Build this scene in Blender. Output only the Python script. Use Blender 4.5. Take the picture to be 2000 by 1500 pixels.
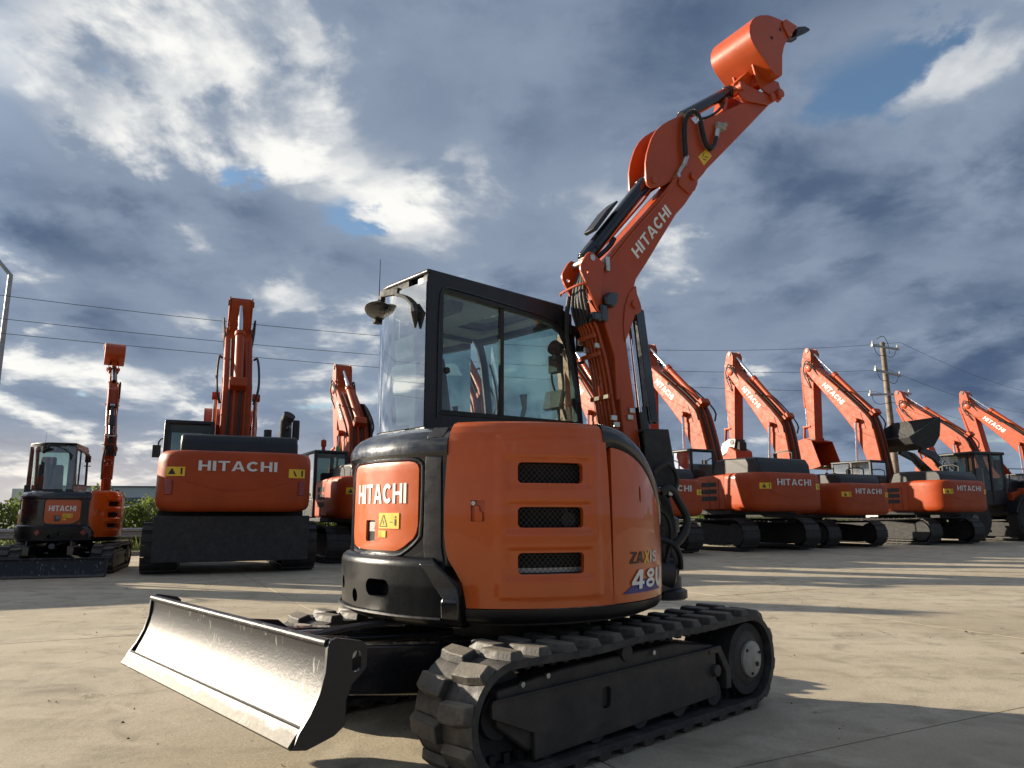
import bpy, bmesh, math, random
from mathutils import Vector, Matrix
random.seed(7)
for o in list(bpy.data.objects): bpy.data.objects.remove(o)
scene = bpy.context.scene
COL = scene.collection
R = math.radians

# ------------------------------------------------------------------ camera
cd = bpy.data.cameras.new('camera'); cam = bpy.data.objects.new('camera', cd); COL.objects.link(cam)
cam.location = (0, 0, 1.157); cam.rotation_euler = (math.pi/2 + .1759, 0, 0)
cd.sensor_fit = 'HORIZONTAL'; cd.sensor_width = 36.0; cd.lens = 36.0*1427.4/2000
cd.clip_start = .05; cd.clip_end = 3000
scene.camera = cam
# ------------------------------------------------------------------ light and exposure
SUN_AZ = R(-71.0)      # measured from +Y, clockwise positive; the sun stands to the left
SUN_EL = R(17.5)
SUN_DIR = Vector((math.sin(SUN_AZ)*math.cos(SUN_EL), math.cos(SUN_AZ)*math.cos(SUN_EL), math.sin(SUN_EL)))
sd = bpy.data.lights.new('sun', 'SUN'); sun = bpy.data.objects.new('sun', sd); COL.objects.link(sun)
sd.energy = 5.0; sd.angle = R(.53); sd.color = (1.0, .87, .68)
sun.rotation_euler = SUN_DIR.to_track_quat('Z', 'Y').to_euler()
sun.location = (-30, 10, 30)
scene.view_settings.view_transform = 'Standard'; scene.view_settings.look = 'None'
scene.view_settings.gamma = 1.0; scene.view_settings.use_curve_mapping = False
scene.view_settings.exposure = 1.0
scene.render.engine = 'CYCLES'
scene.render.resolution_x = 1024; scene.render.resolution_y = 768

# ------------------------------------------------------------------ node helpers
class NT:
    def __init__(s, tree): s.t = tree; s.n = tree.nodes; s.l = tree.links
    def new(s, typ, **kw):
        nd = s.n.new(typ)
        for k, v in kw.items(): setattr(nd, k, v)
        return nd
    def set(s, sock, v):
        if hasattr(v, 'is_linked') or hasattr(v, 'links'): s.l.new(v, sock)
        elif v is not None:
            if sock.type == 'RGBA' and hasattr(v, '__len__') and len(v) == 3: v = (*v, 1)
            sock.default_value = v
    def math(s, op, a, b=None, c=None, clamp=False):
        nd = s.new('ShaderNodeMath', operation=op); nd.use_clamp = clamp
        s.set(nd.inputs[0], a)
        if b is not None: s.set(nd.inputs[1], b)
        if c is not None: s.set(nd.inputs[2], c)
        return nd.outputs[0]
    def vmath(s, op, a, b=None):
        nd = s.new('ShaderNodeVectorMath', operation=op); s.set(nd.inputs[0], a)
        if b is not None:
            if op == 'SCALE': s.set(nd.inputs['Scale'], b)
            else: s.set(nd.inputs[1], b)
        return nd.outputs['Value'] if op in ('DOT_PRODUCT', 'LENGTH') else nd.outputs[0]
    def mix(s, f, a, b):
        nd = s.new('ShaderNodeMix', data_type='RGBA'); s.set(nd.inputs[0], f); s.set(nd.inputs[6], a); s.set(nd.inputs[7], b)
        return nd.outputs[2]
    def noise(s, vec=None, scale=5, detail=4, rough=.55, dist=0, out='Fac', lac=2.0):
        nd = s.new('ShaderNodeTexNoise'); nd.inputs['Scale'].default_value = scale; nd.inputs['Detail'].default_value = detail
        nd.inputs['Roughness'].default_value = rough; nd.inputs['Distortion'].default_value = dist; nd.inputs['Lacunarity'].default_value = lac
        if vec is not None: s.l.new(vec, nd.inputs['Vector'])
        return nd.outputs[out]
    def ramp(s, f, lo, hi, a=0.0, b=1.0, smooth=True):
        nd = s.new('ShaderNodeMapRange'); nd.interpolation_type = 'SMOOTHSTEP' if smooth else 'LINEAR'
        s.set(nd.inputs[0], f); nd.inputs[1].default_value = lo; nd.inputs[2].default_value = hi
        nd.inputs[3].default_value = a; nd.inputs[4].default_value = b
        return nd.outputs[0]
    def scalevec(s, vec, xyz):
        nd = s.new('ShaderNodeMapping'); s.l.new(vec, nd.inputs[0]); nd.inputs['Scale'].default_value = xyz
        return nd.outputs[0]

# ------------------------------------------------------------------ world: Nishita sky with broken cloud
world = bpy.data.worlds.new('World'); scene.world = world; world.use_nodes = True
w = NT(world.node_tree); w.n.clear()
sky = w.new('ShaderNodeTexSky', sky_type='NISHITA'); sky.sun_disc = False
sky.sun_elevation = SUN_EL; sky.sun_rotation = SUN_AZ; sky.air_density = 1.2; sky.dust_density = .4; sky.ozone_density = 3.0
bg1 = w.new('ShaderNodeBackground'); w.l.new(sky.outputs[0], bg1.inputs[0]); bg1.inputs[1].default_value = .07
tc = w.new('ShaderNodeTexCoord'); dirv = w.vmath('NORMALIZE', tc.outputs['Generated'])
sp = w.new('ShaderNodeSeparateXYZ'); w.l.new(dirv, sp.inputs[0])
zc = w.math('ADD', w.math('MAXIMUM', sp.outputs[2], 0.0), .24)
cb = w.new('ShaderNodeCombineXYZ')
w.l.new(w.math('DIVIDE', sp.outputs[0], zc), cb.inputs[0]); w.l.new(w.math('DIVIDE', sp.outputs[1], zc), cb.inputs[1])
cb.inputs[2].default_value = 3.7
P = cb.outputs[0]
SK_A, SK_B, SK_V, SK_C0, SK_OFF = .95, 2.6, 2.2, .304, (4.9, 3.4, 0)
def noise2(vec, scale, detail, rough, dist=0.0):
    o_ = w.noise(vec, scale, detail, rough, dist); o_.node.noise_dimensions = '2D'; return o_
def clouds(vec, full=True):
    a = noise2(vec, SK_A, 2, .5, .15); b = noise2(vec, SK_B, 7, .57, .12)
    base = w.math('ADD', w.math('MULTIPLY', a, .40), w.math('MULTIPLY', b, .38))
    vo = w.new('ShaderNodeTexVoronoi', feature='F1', voronoi_dimensions='2D'); vo.inputs['Scale'].default_value = SK_V
    vo.inputs['Detail'].default_value = 1.0; vo.inputs['Roughness'].default_value = .55
    wob = w.vmath('SCALE', w.math('SUBTRACT', b, .5), .55)
    w.l.new(w.vmath('ADD', vec, wob), vo.inputs['Vector'])
    puff = w.math('SUBTRACT', .62, w.math('MULTIPLY', vo.outputs['Distance'], .55))
    return w.math('ADD', base, w.math('MULTIPLY', puff, .20))
P = w.vmath('ADD', P, SK_OFF)
low = w.math('MULTIPLY', w.ramp(sp.outputs[2], 0.0, .20, 1.0, 0.0), .05)
dens = w.math('ADD', clouds(P), low)
dens2 = w.math('ADD', clouds(w.vmath('ADD', P, (SUN_DIR.x*.13, SUN_DIR.y*.13, 0.05))), low)
cover = w.ramp(dens, SK_C0, SK_C0+.05)
relief = w.math('SUBTRACT', dens, dens2)           # > 0 on the side of a cloud that looks to the sun
thick = w.ramp(dens, SK_C0+.02, SK_C0+.15)
sunward = w.vmath('DOT_PRODUCT', dirv, tuple(SUN_DIR))
glow = w.ramp(sunward, -.1, 1.0, 0.0, 1.0)
patch = noise2(w.vmath('ADD', P, (4.1, 1.3, 2.0)), .9, 3, .55, .3)
bright = w.math('ADD', w.math('MULTIPLY', relief, 4.2), w.math('SUBTRACT', .58, w.math('MULTIPLY', thick, .56)))
bright = w.math('ADD', bright, w.math('MULTIPLY', w.math('SUBTRACT', patch, .5), 1.15))
bright = w.math('ADD', bright, w.math('MULTIPLY', glow, .34))
c1 = w.mix(w.ramp(bright, -.55, .48), (.044, .070, .125), (.160, .200, .265))
c2 = w.mix(w.ramp(bright, .42, .95), c1, (.62, .615, .59))
hz = w.ramp(sp.outputs[2], .0, .13, 1.0, 0.0)
warm = w.mix(w.math('MULTIPLY', glow, .9), (.26, .32, .40), (.78, .64, .50))
c3 = w.mix(w.math('MULTIPLY', hz, .5), c2, warm)
# cloud round the low sun glares
c3 = w.vmath('SCALE', c3, w.ramp(sunward, .80, 1.0, 1.0, 2.6))
bg2 = w.new('ShaderNodeBackground'); w.l.new(c3, bg2.inputs[0]); bg2.inputs[1].default_value = .80
mx = w.new('ShaderNodeMixShader'); w.l.new(cover, mx.inputs[0]); w.l.new(bg1.outputs[0], mx.inputs[1]); w.l.new(bg2.outputs[0], mx.inputs[2])
wo = w.new('ShaderNodeOutputWorld'); w.l.new(mx.outputs[0], wo.inputs[0])

# ------------------------------------------------------------------ materials
MATS = {}
def mat(name, col, rough=.5, metal=0, coat=0, var=.12, vscale=6, bump=0, bscale=60, dust=0, dustcol=(.30, .25, .19), dscale=5, rvar=.1, up=0, spec=.5, coatrough=.06):
    m = bpy.data.materials.new(name); m.use_nodes = True; t = NT(m.node_tree); b = t.n['Principled BSDF']
    tcn = t.new('ShaderNodeTexCoord'); ob = tcn.outputs['Object']
    nz = t.noise(ob, vscale, 6, .6)
    dark = tuple(c*(1-var) for c in col); lite = tuple(min(1, c*(1+var)) for c in col)
    c = t.mix(t.ramp(nz, .3, .7), dark, lite)
    rg = t.ramp(t.noise(ob, vscale*2.3, 5, .65), .25, .75, max(.02, rough-rvar), min(1, rough+rvar))
    if dust or up:
        dn = t.ramp(t.noise(ob, dscale, 8, .68, .4), .42, .72, 0, 1)
        f = t.math('MULTIPLY', dn, dust)
        if up:
            ge = t.new('ShaderNodeNewGeometry'); s = t.new('ShaderNodeSeparateXYZ'); t.l.new(ge.outputs['Normal'], s.inputs[0])
            f = t.math('ADD', f, t.math('MULTIPLY', t.ramp(s.outputs[2], .2, .95), up), clamp=True)
        c = t.mix(f, c, dustcol)
        rg = t.math('ADD', rg, t.math('MULTIPLY', f, .5), clamp=True)
        if coat: t.set(b.inputs['Coat Weight'], t.math('MULTIPLY', coat, t.math('SUBTRACT', 1.0, f)))
    t.set(b.inputs['Base Color'], c); t.set(b.inputs['Roughness'], rg); b.inputs['Metallic'].default_value = metal
    b.inputs['Specular IOR Level'].default_value = spec
    if coat and not (dust or up): b.inputs['Coat Weight'].default_value = coat
    b.inputs['Coat Roughness'].default_value = coatrough
    if bump:
        bn = t.new('ShaderNodeBump'); bn.inputs['Strength'].default_value = bump; bn.inputs['Distance'].default_value = .01
        t.l.new(t.noise(ob, bscale, 5, .65), bn.inputs['Height']); t.l.new(bn.outputs[0], b.inputs['Normal'])
    MATS[name] = m
    return m
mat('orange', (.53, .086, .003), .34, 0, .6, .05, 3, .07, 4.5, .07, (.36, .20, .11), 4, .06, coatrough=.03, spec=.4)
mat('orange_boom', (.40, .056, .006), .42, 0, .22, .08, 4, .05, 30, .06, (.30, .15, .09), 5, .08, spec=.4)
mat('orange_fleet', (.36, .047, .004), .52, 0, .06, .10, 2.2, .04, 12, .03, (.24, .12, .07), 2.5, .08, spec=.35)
mat('black_gloss', (.008, .009, .012), .22, 0, .5, .2, 5, .04, 30, .05, (.13, .12, .10), 6, .08)
mat('black_cast', (.007, .008, .010), .30, 0, .10, .25, 3, .05, 40, .02, (.10, .09, .08), 7, .06, spec=.25)
mat('black_satin', (.009, .009, .012), .42, 0, 0, .2, 8, .06, 60, .03, (.12, .11, .10), 6)
mat('black_matte', (.022, .022, .023), .75, 0, 0, .2, 8, .15, 40, .2, (.12, .11, .09), 6)
mat('dark_interior', (.006, .006, .006), .9, 0, 0, .2, 8)
mat('frame_steel', (.030, .026, .023), .55, 0, .05, .25, 5, .12, 40, .32, (.13, .10, .075), 4.5)
mat('rubber', (.026, .025, .025), .62, 0, 0, .25, 10, .25, 70, .30, (.20, .175, .14), 9, .12)
mat('tread_rubber', (.030, .029, .028), .58, 0, 0, .25, 14, .30, 60, .28, (.34, .29, .215), 3, .12, up=.24)
mat('track_steel', (.035, .033, .032), .55, .3, 0, .3, 8, .2, 30, .35, (.10, .085, .068), 4)
mat('mesh_steel', (.055, .055, .055), .5, .3)
mat('chrome', (.78, .78, .80), .13, 1, 0, .04, 5)
mat('zinc', (.55, .54, .50), .38, .9, 0, .15, 20, .1, 80)
mat('disc_grey', (.34, .33, .29), .55, .2, 0, .15, 14, .15, 60, .4, (.25, .21, .16), 8)
mat('hose', (.016, .016, .017), .5, 0, 0, .2, 20, .2, 120)
mat('white_print', (.82, .81, .77), .45, 0, 0, .04, 6)
mat('grey_print', (.66, .65, .63), .45, 0, 0, .04, 6)
mat('black_print', (.012, .012, .012), .45)
mat('blue_print', (.030, .022, .20), .45)
mat('yellow', (.80, .50, .015), .45, 0, .1, .06, 8)
mat('red_lens', (.22, .006, .005), .3, 0, .4, .1, 8)
mat('seat_cloth', (.045, .046, .05), .85, 0, 0, .15, 10, .3, 120)
mat('liner', (.30, .30, .29), .8, 0, 0, .06, 8)
mat('green_lamp', (.01, .35, .12), .25, 0, .4)
mat('galvanised', (.36, .37, .38), .5, .6, 0, .12, 6, .08, 30)
mat('timber', (.20, .165, .13), .85, 0, 0, .3, 4, .4, 30)
mat('ceramic', (.62, .60, .56), .3, 0, .3)
mat('wire', (.03, .03, .032), .5, .5)
mat('facade', (.48, .52, .56), .6, .1, 0, .05, .2)
mat('facade_dark', (.10, .13, .17), .5, .1, 0, .05, .2)
mat('facade_white', (.78, .78, .76), .6, 0, 0, .04, .3)
mat('kerb', (.36, .33, .29), .85, 0, 0, .18, 3, .3, 30, .4, (.18, .16, .13), 2)
mat('car_white', (.74, .74, .73), .3, 0, .5, .03, 3)
mat('tyre', (.020, .020, .021), .8, 0, 0, .2, 6, .3, 40, .4, (.12, .105, .085), 3)
mat('steel_grey', (.22, .22, .22), .5, .5, 0, .15, 5, .1, 30)
mat('bark', (.085, .065, .045), .9, 0, 0, .3, 8, .4, 30)

def glass(name, tint, refl=1.0):
    m = bpy.data.materials.new(name); m.use_nodes = True; t = NT(m.node_tree); t.n.clear()
    tr = t.new('ShaderNodeBsdfTransparent'); tr.inputs[0].default_value = (*tint, 1)
    gl = t.new('ShaderNodeBsdfGlossy'); gl.inputs['Roughness'].default_value = .012; gl.inputs[0].default_value = (1, 1, 1, 1)
    fr = t.new('ShaderNodeFresnel'); fr.inputs[0].default_value = 1.55
    tcn = t.new('ShaderNodeTexCoord')
    sm = t.ramp(t.noise(tcn.outputs['Object'], 4.5, 6, .7, .6), .45, .8, 0, .05)
    df = t.new('ShaderNodeBsdfDiffuse'); df.inputs[0].default_value = (.62, .66, .64, 1)
    m1 = t.new('ShaderNodeMixShader'); t.set(m1.inputs[0], t.math('ADD', sm, .035)); t.l.new(tr.outputs[0], m1.inputs[1]); t.l.new(df.outputs[0], m1.inputs[2])
    m2 = t.new('ShaderNodeMixShader'); t.set(m2.inputs[0], t.math('MULTIPLY', fr.outputs[0], refl, clamp=True))
    t.l.new(m1.outputs[0], m2.inputs[1]); t.l.new(gl.outputs[0], m2.inputs[2])
    o = t.new('ShaderNodeOutputMaterial'); t.l.new(m2.outputs[0], o.inputs[0]); MATS[name] = m
glass('cab_glass', (.62, .80, .76), 2.2)
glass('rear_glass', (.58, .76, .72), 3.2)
glass('far_glass', (.33, .42, .41), .75)

def concrete():
    m = bpy.data.materials.new('concrete'); m.use_nodes = True; t = NT(m.node_tree); b = t.n['Principled BSDF']
    ge = t.new('ShaderNodeNewGeometry'); pos = ge.outputs['Position']
    oi = t.new('ShaderNodeObjectInfo')
    big = t.noise(pos, .45, 6, .6, .3); mid = t.noise(pos, 2.2, 8, .68, .5); fine = t.noise(pos, 55, 6, .7)
    mp = t.new('ShaderNodeMapping'); t.l.new(pos, mp.inputs[0]); mp.inputs['Rotation'].default_value = (0, 0, R(27.5)); mp.inputs['Scale'].default_value = (1.2, 26, 1)
    brush = t.noise(mp.outputs[0], 3.0, 6, .7, .2)
    c = t.mix(t.ramp(big, .3, .7), (.40, .335, .23), (.57, .50, .375))
    c = t.mix(t.math('MULTIPLY', t.ramp(mid, .46, .68), .75), c, (.30, .25, .175))
    c = t.mix(t.math('MULTIPLY', t.ramp(brush, .45, .7), .22), c, (.52, .46, .35))
    c = t.mix(t.math('MULTIPLY', t.ramp(fine, .38, .62), .42), c, (.27, .23, .17))
    c = t.mix(t.math('MULTIPLY', t.ramp(oi.outputs['Random'], 0, 1, 0, .22, False), 1.0), c, (.40, .35, .27))
    # curved tyre and track marks
    for rot, sc_, amt in ((.9, 1.0, .30), (-.35, .8, .26), (2.0, .7, .22)):
        mp2 = t.new('ShaderNodeMapping'); t.l.new(pos, mp2.inputs[0]); mp2.inputs['Rotation'].default_value = (0, 0, rot); mp2.inputs['Scale'].default_value = (.10*sc_, 1.6*sc_, 1)
        ww = t.vmath('ADD', mp2.outputs[0], t.vmath('SCALE', t.noise(pos, .16, 1, .5, 0, 'Color'), 2.2))
        tm = t.ramp(t.noise(ww, 2.6, 1, .5), .56, .66)
        c = t.mix(t.math('MULTIPLY', t.math('MULTIPLY', tm, t.ramp(mid, .35, .65)), amt), c, (.20, .17, .13))
    # pale scuffs
    c = t.mix(t.math('MULTIPLY', t.ramp(t.noise(pos, .8, 7, .72, 1.0), .58, .70), .40), c, (.62, .56, .44))
    # oil and tyre stains
    st = t.ramp(t.noise(pos, .9, 5, .6, 1.2), .60, .72)
    c = t.mix(t.math('MULTIPLY', st, .6), c, (.17, .145, .11))
    # small dark pits and specks
    c = t.mix(t.math('MULTIPLY', t.math('MULTIPLY', t.ramp(t.noise(pos, 38, 2, .6), .66, .72), t.ramp(mid, .42, .62)), .7), c, (.13, .11, .085))
    # spalled patches
    spn = t.ramp(t.noise(pos, 1.7, 3, .5, .8), .655, .70)
    pit = t.ramp(t.noise(pos, 26, 5, .7), .45, .6)
    c = t.mix(t.math('MULTIPLY', t.math('MULTIPLY', spn, pit), .6), c, (.17, .145, .11))
    # hairline cracks
    vo = t.new('ShaderNodeTexVoronoi', feature='DISTANCE_TO_EDGE'); wp = t.vmath('ADD', pos, t.vmath('SCALE', t.noise(pos, 1.3, 6, .6, 0, 'Color'), 1.1))
    t.l.new(wp, vo.inputs['Vector']); vo.inputs['Scale'].default_value = .16
    ck = t.math('MULTIPLY', t.ramp(vo.outputs['Distance'], .0, .0026, 1, 0), t.ramp(t.noise(pos, .25, 3), .40, .52))
    c = t.mix(t.math('MULTIPLY', ck, .75), c, (.10, .085, .07))
    t.set(b.inputs['Base Color'], c)
    t.set(b.inputs['Roughness'], t.ramp(mid, .3, .7, .62, .85)); b.inputs['Specular IOR Level'].default_value = .35
    h = t.math('ADD', t.math('ADD', t.math('MULTIPLY', fine, .25), t.math('MULTIPLY', brush, .35)), t.math('SUBTRACT', t.math('MULTIPLY', mid, .6), t.math('MULTIPLY', t.math('MULTIPLY', spn, pit), .8)))
    bn = t.new('ShaderNodeBump'); bn.inputs['Strength'].default_value = .75; bn.inputs['Distance'].default_value = .014
    t.l.new(h, bn.inputs['Height']); t.l.new(bn.outputs[0], b.inputs['Normal']); MATS['concrete'] = m
concrete()
mat('joint_fill', (.060, .053, .045), .9, 0, 0, .3, 8, .4, 40)

def blade_steel():
    m = bpy.data.materials.new('blade_steel'); m.use_nodes = True; t = NT(m.node_tree); b = t.n['Principled BSDF']
    tcn = t.new('ShaderNodeTexCoord'); ob = tcn.outputs['Object']; s = t.new('ShaderNodeSeparateXYZ'); t.l.new(ob, s.inputs[0])
    wear = t.math('ADD', t.ramp(s.outputs[2], .37, .47, 1.0, 0.0), t.math('MULTIPLY', t.math('SUBTRACT', t.noise(ob, 7, 8, .7, .4), .5), 1.3), clamp=True)
    wear = t.ramp(wear, .35, .75)
    scr = None
    for rot, sc, th in ((.5, 5.0, .006), (1.2, 4.0, .005), (2.3, 6.0, .006), (.1, 9.0, .008)):
        mp = t.new('ShaderNodeMapping'); t.l.new(ob, mp.inputs[0]); mp.inputs['Rotation'].default_value = (rot, 0, 0); mp.inputs['Scale'].default_value = (1, 1, .12)
        wv = t.vmath('ADD', mp.outputs[0], t.vmath('SCALE', t.noise(ob, 3.0, 2, .5, 0, 'Color'), .16))
        vo = t.new('ShaderNodeTexVoronoi', feature='DISTANCE_TO_EDGE'); t.l.new(wv, vo.inputs['Vector']); vo.inputs['Scale'].default_value = sc
        k = t.math('MULTIPLY', t.ramp(vo.outputs['Distance'], 0, th*1.8, 1, 0), t.ramp(t.noise(ob, 4.0+sc, 3), .56, .64))
        scr = k if scr is None else t.math('MAXIMUM', scr, k)
    speck = t.math('MULTIPLY', t.ramp(t.noise(ob, 95, 4, .8), .66, .72), t.ramp(t.noise(ob, 9, 5), .45, .65))
    f = t.math('MAXIMUM', wear, t.math('MULTIPLY', speck, .5))
    t.set(b.inputs['Base Color'], t.mix(scr, t.mix(f, (.016, .017, .021), (.10, .096, .09)), (.36, .35, .34)))
    t.set(b.inputs['Metallic'], t.ramp(f, 0, 1, .0, .8))
    t.set(b.inputs['Roughness'], t.math('ADD', t.ramp(f, 0, 1, .22, .50), t.math('MULTIPLY', t.noise(ob, 34, 8, .78), .22)))
    b.inputs['Specular IOR Level'].default_value = .3
    bn = t.new('ShaderNodeBump'); bn.inputs['Strength'].default_value = .45; bn.inputs['Distance'].default_value = .004
    t.l.new(t.noise(ob, 70, 8, .8), bn.inputs['Height']); t.l.new(bn.outputs[0], b.inputs['Normal']); MATS['blade_steel'] = m
blade_steel()

def leafmat(name, a, b2):
    m = bpy.data.materials.new(name); m.use_nodes = True; t = NT(m.node_tree); b = t.n['Principled BSDF']
    ge = t.new('ShaderNodeNewGeometry')
    c = t.mix(t.ramp(t.noise(ge.outputs['Position'], 1.6, 4, .6), .3, .7), a, b2)
    c = t.mix(t.math('MULTIPLY', ge.outputs['Random Per Island'], .6), c, tuple(x*1.5 for x in b2))
    t.set(b.inputs['Base Color'], c); b.inputs['Roughness'].default_value = .6; b.inputs['Specular IOR Level'].default_value = .3
    tl = t.new('ShaderNodeBsdfTranslucent'); t.set(tl.inputs[0], t.mix(.5, c, (.25, .30, .04)))
    mxn = t.new('ShaderNodeMixShader'); mxn.inputs[0].default_value = .35
    o = t.n['Material Output']; t.l.new(b.outputs[0], mxn.inputs[1]); t.l.new(tl.outputs[0], mxn.inputs[2]); t.l.new(mxn.outputs[0], o.inputs[0]); MATS[name] = m
leafmat('leaf_a', (.060, .095, .022), (.110, .155, .038))
leafmat('leaf_b', (.085, .120, .032), (.155, .19, .055))
leafmat('leaf_c', (.10, .12, .045), (.19, .20, .085))
leafmat('grass', (.10, .15, .025), (.17, .23, .045))
def fieldmat():
    m = bpy.data.materials.new('field'); m.use_nodes = True; t = NT(m.node_tree); b = t.n['Principled BSDF']
    ge = t.new('ShaderNodeNewGeometry'); n = t.noise(ge.outputs['Position'], .12, 8, .65); n2 = t.noise(ge.outputs['Position'], 6, 6, .7)
    c = t.mix(t.ramp(n, .3, .7), (.075, .10, .028), (.14, .15, .05)); c = t.mix(t.math('MULTIPLY', n2, .5), c, (.05, .06, .02))
    t.set(b.inputs['Base Color'], c); b.inputs['Roughness'].default_value = .95; MATS['field'] = m
fieldmat()

# ------------------------------------------------------------------ mesh helpers
class MB:
    def __init__(s): s.v = []; s.f = []
    def add(s, vs, fs):
        k = len(s.v); s.v += [tuple(p) for p in vs]; s.f += [tuple(i+k for i in f) for f in fs]; return s
    def box(s, c, d, rot=None):
        hx, hy, hz = d[0]/2, d[1]/2, d[2]/2
        vs = [Vector((x, y, z)) for x in (-hx, hx) for y in (-hy, hy) for z in (-hz, hz)]
        if rot is not None: vs = [rot @ p for p in vs]
        c = Vector(c)
        return s.add([p+c for p in vs], [(0, 1, 3, 2), (4, 6, 7, 5), (0, 4, 5, 1), (2, 3, 7, 6), (0, 2, 6, 4), (1, 5, 7, 3)])
    def prism(s, poly, d0, d1, fn):
        """poly in (a,b); fn(a,b,d)->xyz"""
        n = len(poly)
        vs = [fn(a, b, d0) for a, b in poly] + [fn(a, b, d1) for a, b in poly]
        fs = [tuple(range(n)), tuple(range(2*n-1, n-1, -1))] + [(i, n+i, n+(i+1) % n, (i+1) % n) for i in range(n)]
        return s.add(vs, fs)
    def cyl(s, p0, p1, r0, r1=None, n=16, caps=True):
        r1 = r0 if r1 is None else r1
        p0, p1 = Vector(p0), Vector(p1); q = (p1-p0).to_track_quat('Z', 'Y')
        a = [q @ Vector((math.cos(2*math.pi*i/n), math.sin(2*math.pi*i/n), 0)) for i in range(n)]
        vs = [p0+x*r0 for x in a]+[p1+x*r1 for x in a]
        fs = [(i, (i+1) % n, n+(i+1) % n, n+i) for i in range(n)]
        if caps: fs += [tuple(range(n-1, -1, -1)), tuple(range(n, 2*n))]
        return s.add(vs, fs)
    def tube(s, pts, r, n=8, smooth=0):
        pts = [Vector(p) for p in pts]
        for _ in range(smooth):
            q = [pts[0]]
            for a, b in zip(pts, pts[1:]): q += [a*.75+b*.25, a*.25+b*.75]
            pts = q+[pts[-1]]
        vs, fs = [], []; up = None
        for i, p in enumerate(pts):
            t = (pts[min(i+1, len(pts)-1)]-pts[max(i-1, 0)]).normalized()
            if up is None: up = t.orthogonal().normalized()
            up = (up - t*up.dot(t))
            up = up.normalized() if up.length > 1e-6 else t.orthogonal().normalized()
            b = t.cross(up); rr = r[i] if hasattr(r, '__len__') else r
            vs += [p+(up*math.cos(2*math.pi*j/n)+b*math.sin(2*math.pi*j/n))*rr for j in range(n)]
        m = len(pts)
        for i in range(m-1):
            fs += [(i*n+j, i*n+(j+1) % n, (i+1)*n+(j+1) % n, (i+1)*n+j) for j in range(n)]
        fs += [tuple(range(n-1, -1, -1)), tuple(range((m-1)*n, m*n))]
        return s.add(vs, fs)
    def lathe(s, prof, origin, axis, n=24):
        """prof: (radius, along axis)"""
        o = Vector(origin); q = Vector(axis).to_track_quat('Z', 'Y'); vs, fs = [], []
        for r, h in prof:
            vs += [o+q @ Vector((r*math.cos(2*math.pi*j/n), r*math.sin(2*math.pi*j/n), h)) for j in range(n)]
        for i in range(len(prof)-1):
            fs += [(i*n+j, i*n+(j+1) % n, (i+1)*n+(j+1) % n, (i+1)*n+j) for j in range(n)]
        if prof[0][0] > 1e-5: fs.append(tuple(range(n-1, -1, -1)))
        if prof[-1][0] > 1e-5: fs.append(tuple(range((len(prof)-1)*n, len(prof)*n)))
        return s.add(vs, fs)
    def sheet(s, rows, closed_u=False):
        """rows: list of equal-length point lists"""
        nu = len(rows[0]); vs = [p for r in rows for p in r]; fs = []
        for i in range(len(rows)-1):
            for j in range(nu-1 if not closed_u else nu):
                k = (j+1) % nu
                fs.append((i*nu+j, i*nu+k, (i+1)*nu+k, (i+1)*nu+j))
        return s.add(vs, fs)
    def slab(s, front, back):
        """closed panel between two equal grids"""
        nv, nu = len(front), len(front[0]); N = nu*nv
        vs = [p for r in front for p in r]+[p for r in back for p in r]; fs = []
        for i in range(nv-1):
            for j in range(nu-1):
                a, b, c, d = i*nu+j, i*nu+j+1, (i+1)*nu+j+1, (i+1)*nu+j
                fs += [(a, b, c, d), (N+d, N+c, N+b, N+a)]
        for j in range(nu-1):
            fs += [(j+1, j, N+j, N+j+1), ((nv-1)*nu+j, (nv-1)*nu+j+1, N+(nv-1)*nu+j+1, N+(nv-1)*nu+j)]
        for i in range(nv-1):
            fs += [(i*nu, (i+1)*nu, N+(i+1)*nu, N+i*nu), ((i+1)*nu+nu-1, i*nu+nu-1, N+i*nu+nu-1, N+(i+1)*nu+nu-1)]
        return s.add(vs, fs)
    def mesh(s, name, material, angle=35):
        me = bpy.data.meshes.new(name); me.from_pydata([tuple(p) for p in s.v], [], s.f); me.validate()
        bm = bmesh.new(); bm.from_mesh(me); bmesh.ops.recalc_face_normals(bm, faces=bm.faces); bm.to_mesh(me); bm.free()
        me.materials.append(MATS[material])
        me.polygons.foreach_set('use_smooth', [True]*len(me.polygons)); me.set_sharp_from_angle(angle=R(angle)); me.update()
        return me
    def build(s, name, material, parent=None, bevel=0, seg=2, angle=35, blim=30, **props):
        o = bpy.data.objects.new(name, s.mesh(name, material, angle)); COL.objects.link(o); o.parent = parent
        if bevel:
            md = o.modifiers.new('bevel', 'BEVEL'); md.width = bevel; md.segments = seg; md.limit_method = 'ANGLE'; md.angle_limit = R(blim); md.harden_normals = False
        for k, v in props.items(): o[k] = v
        return o
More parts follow.
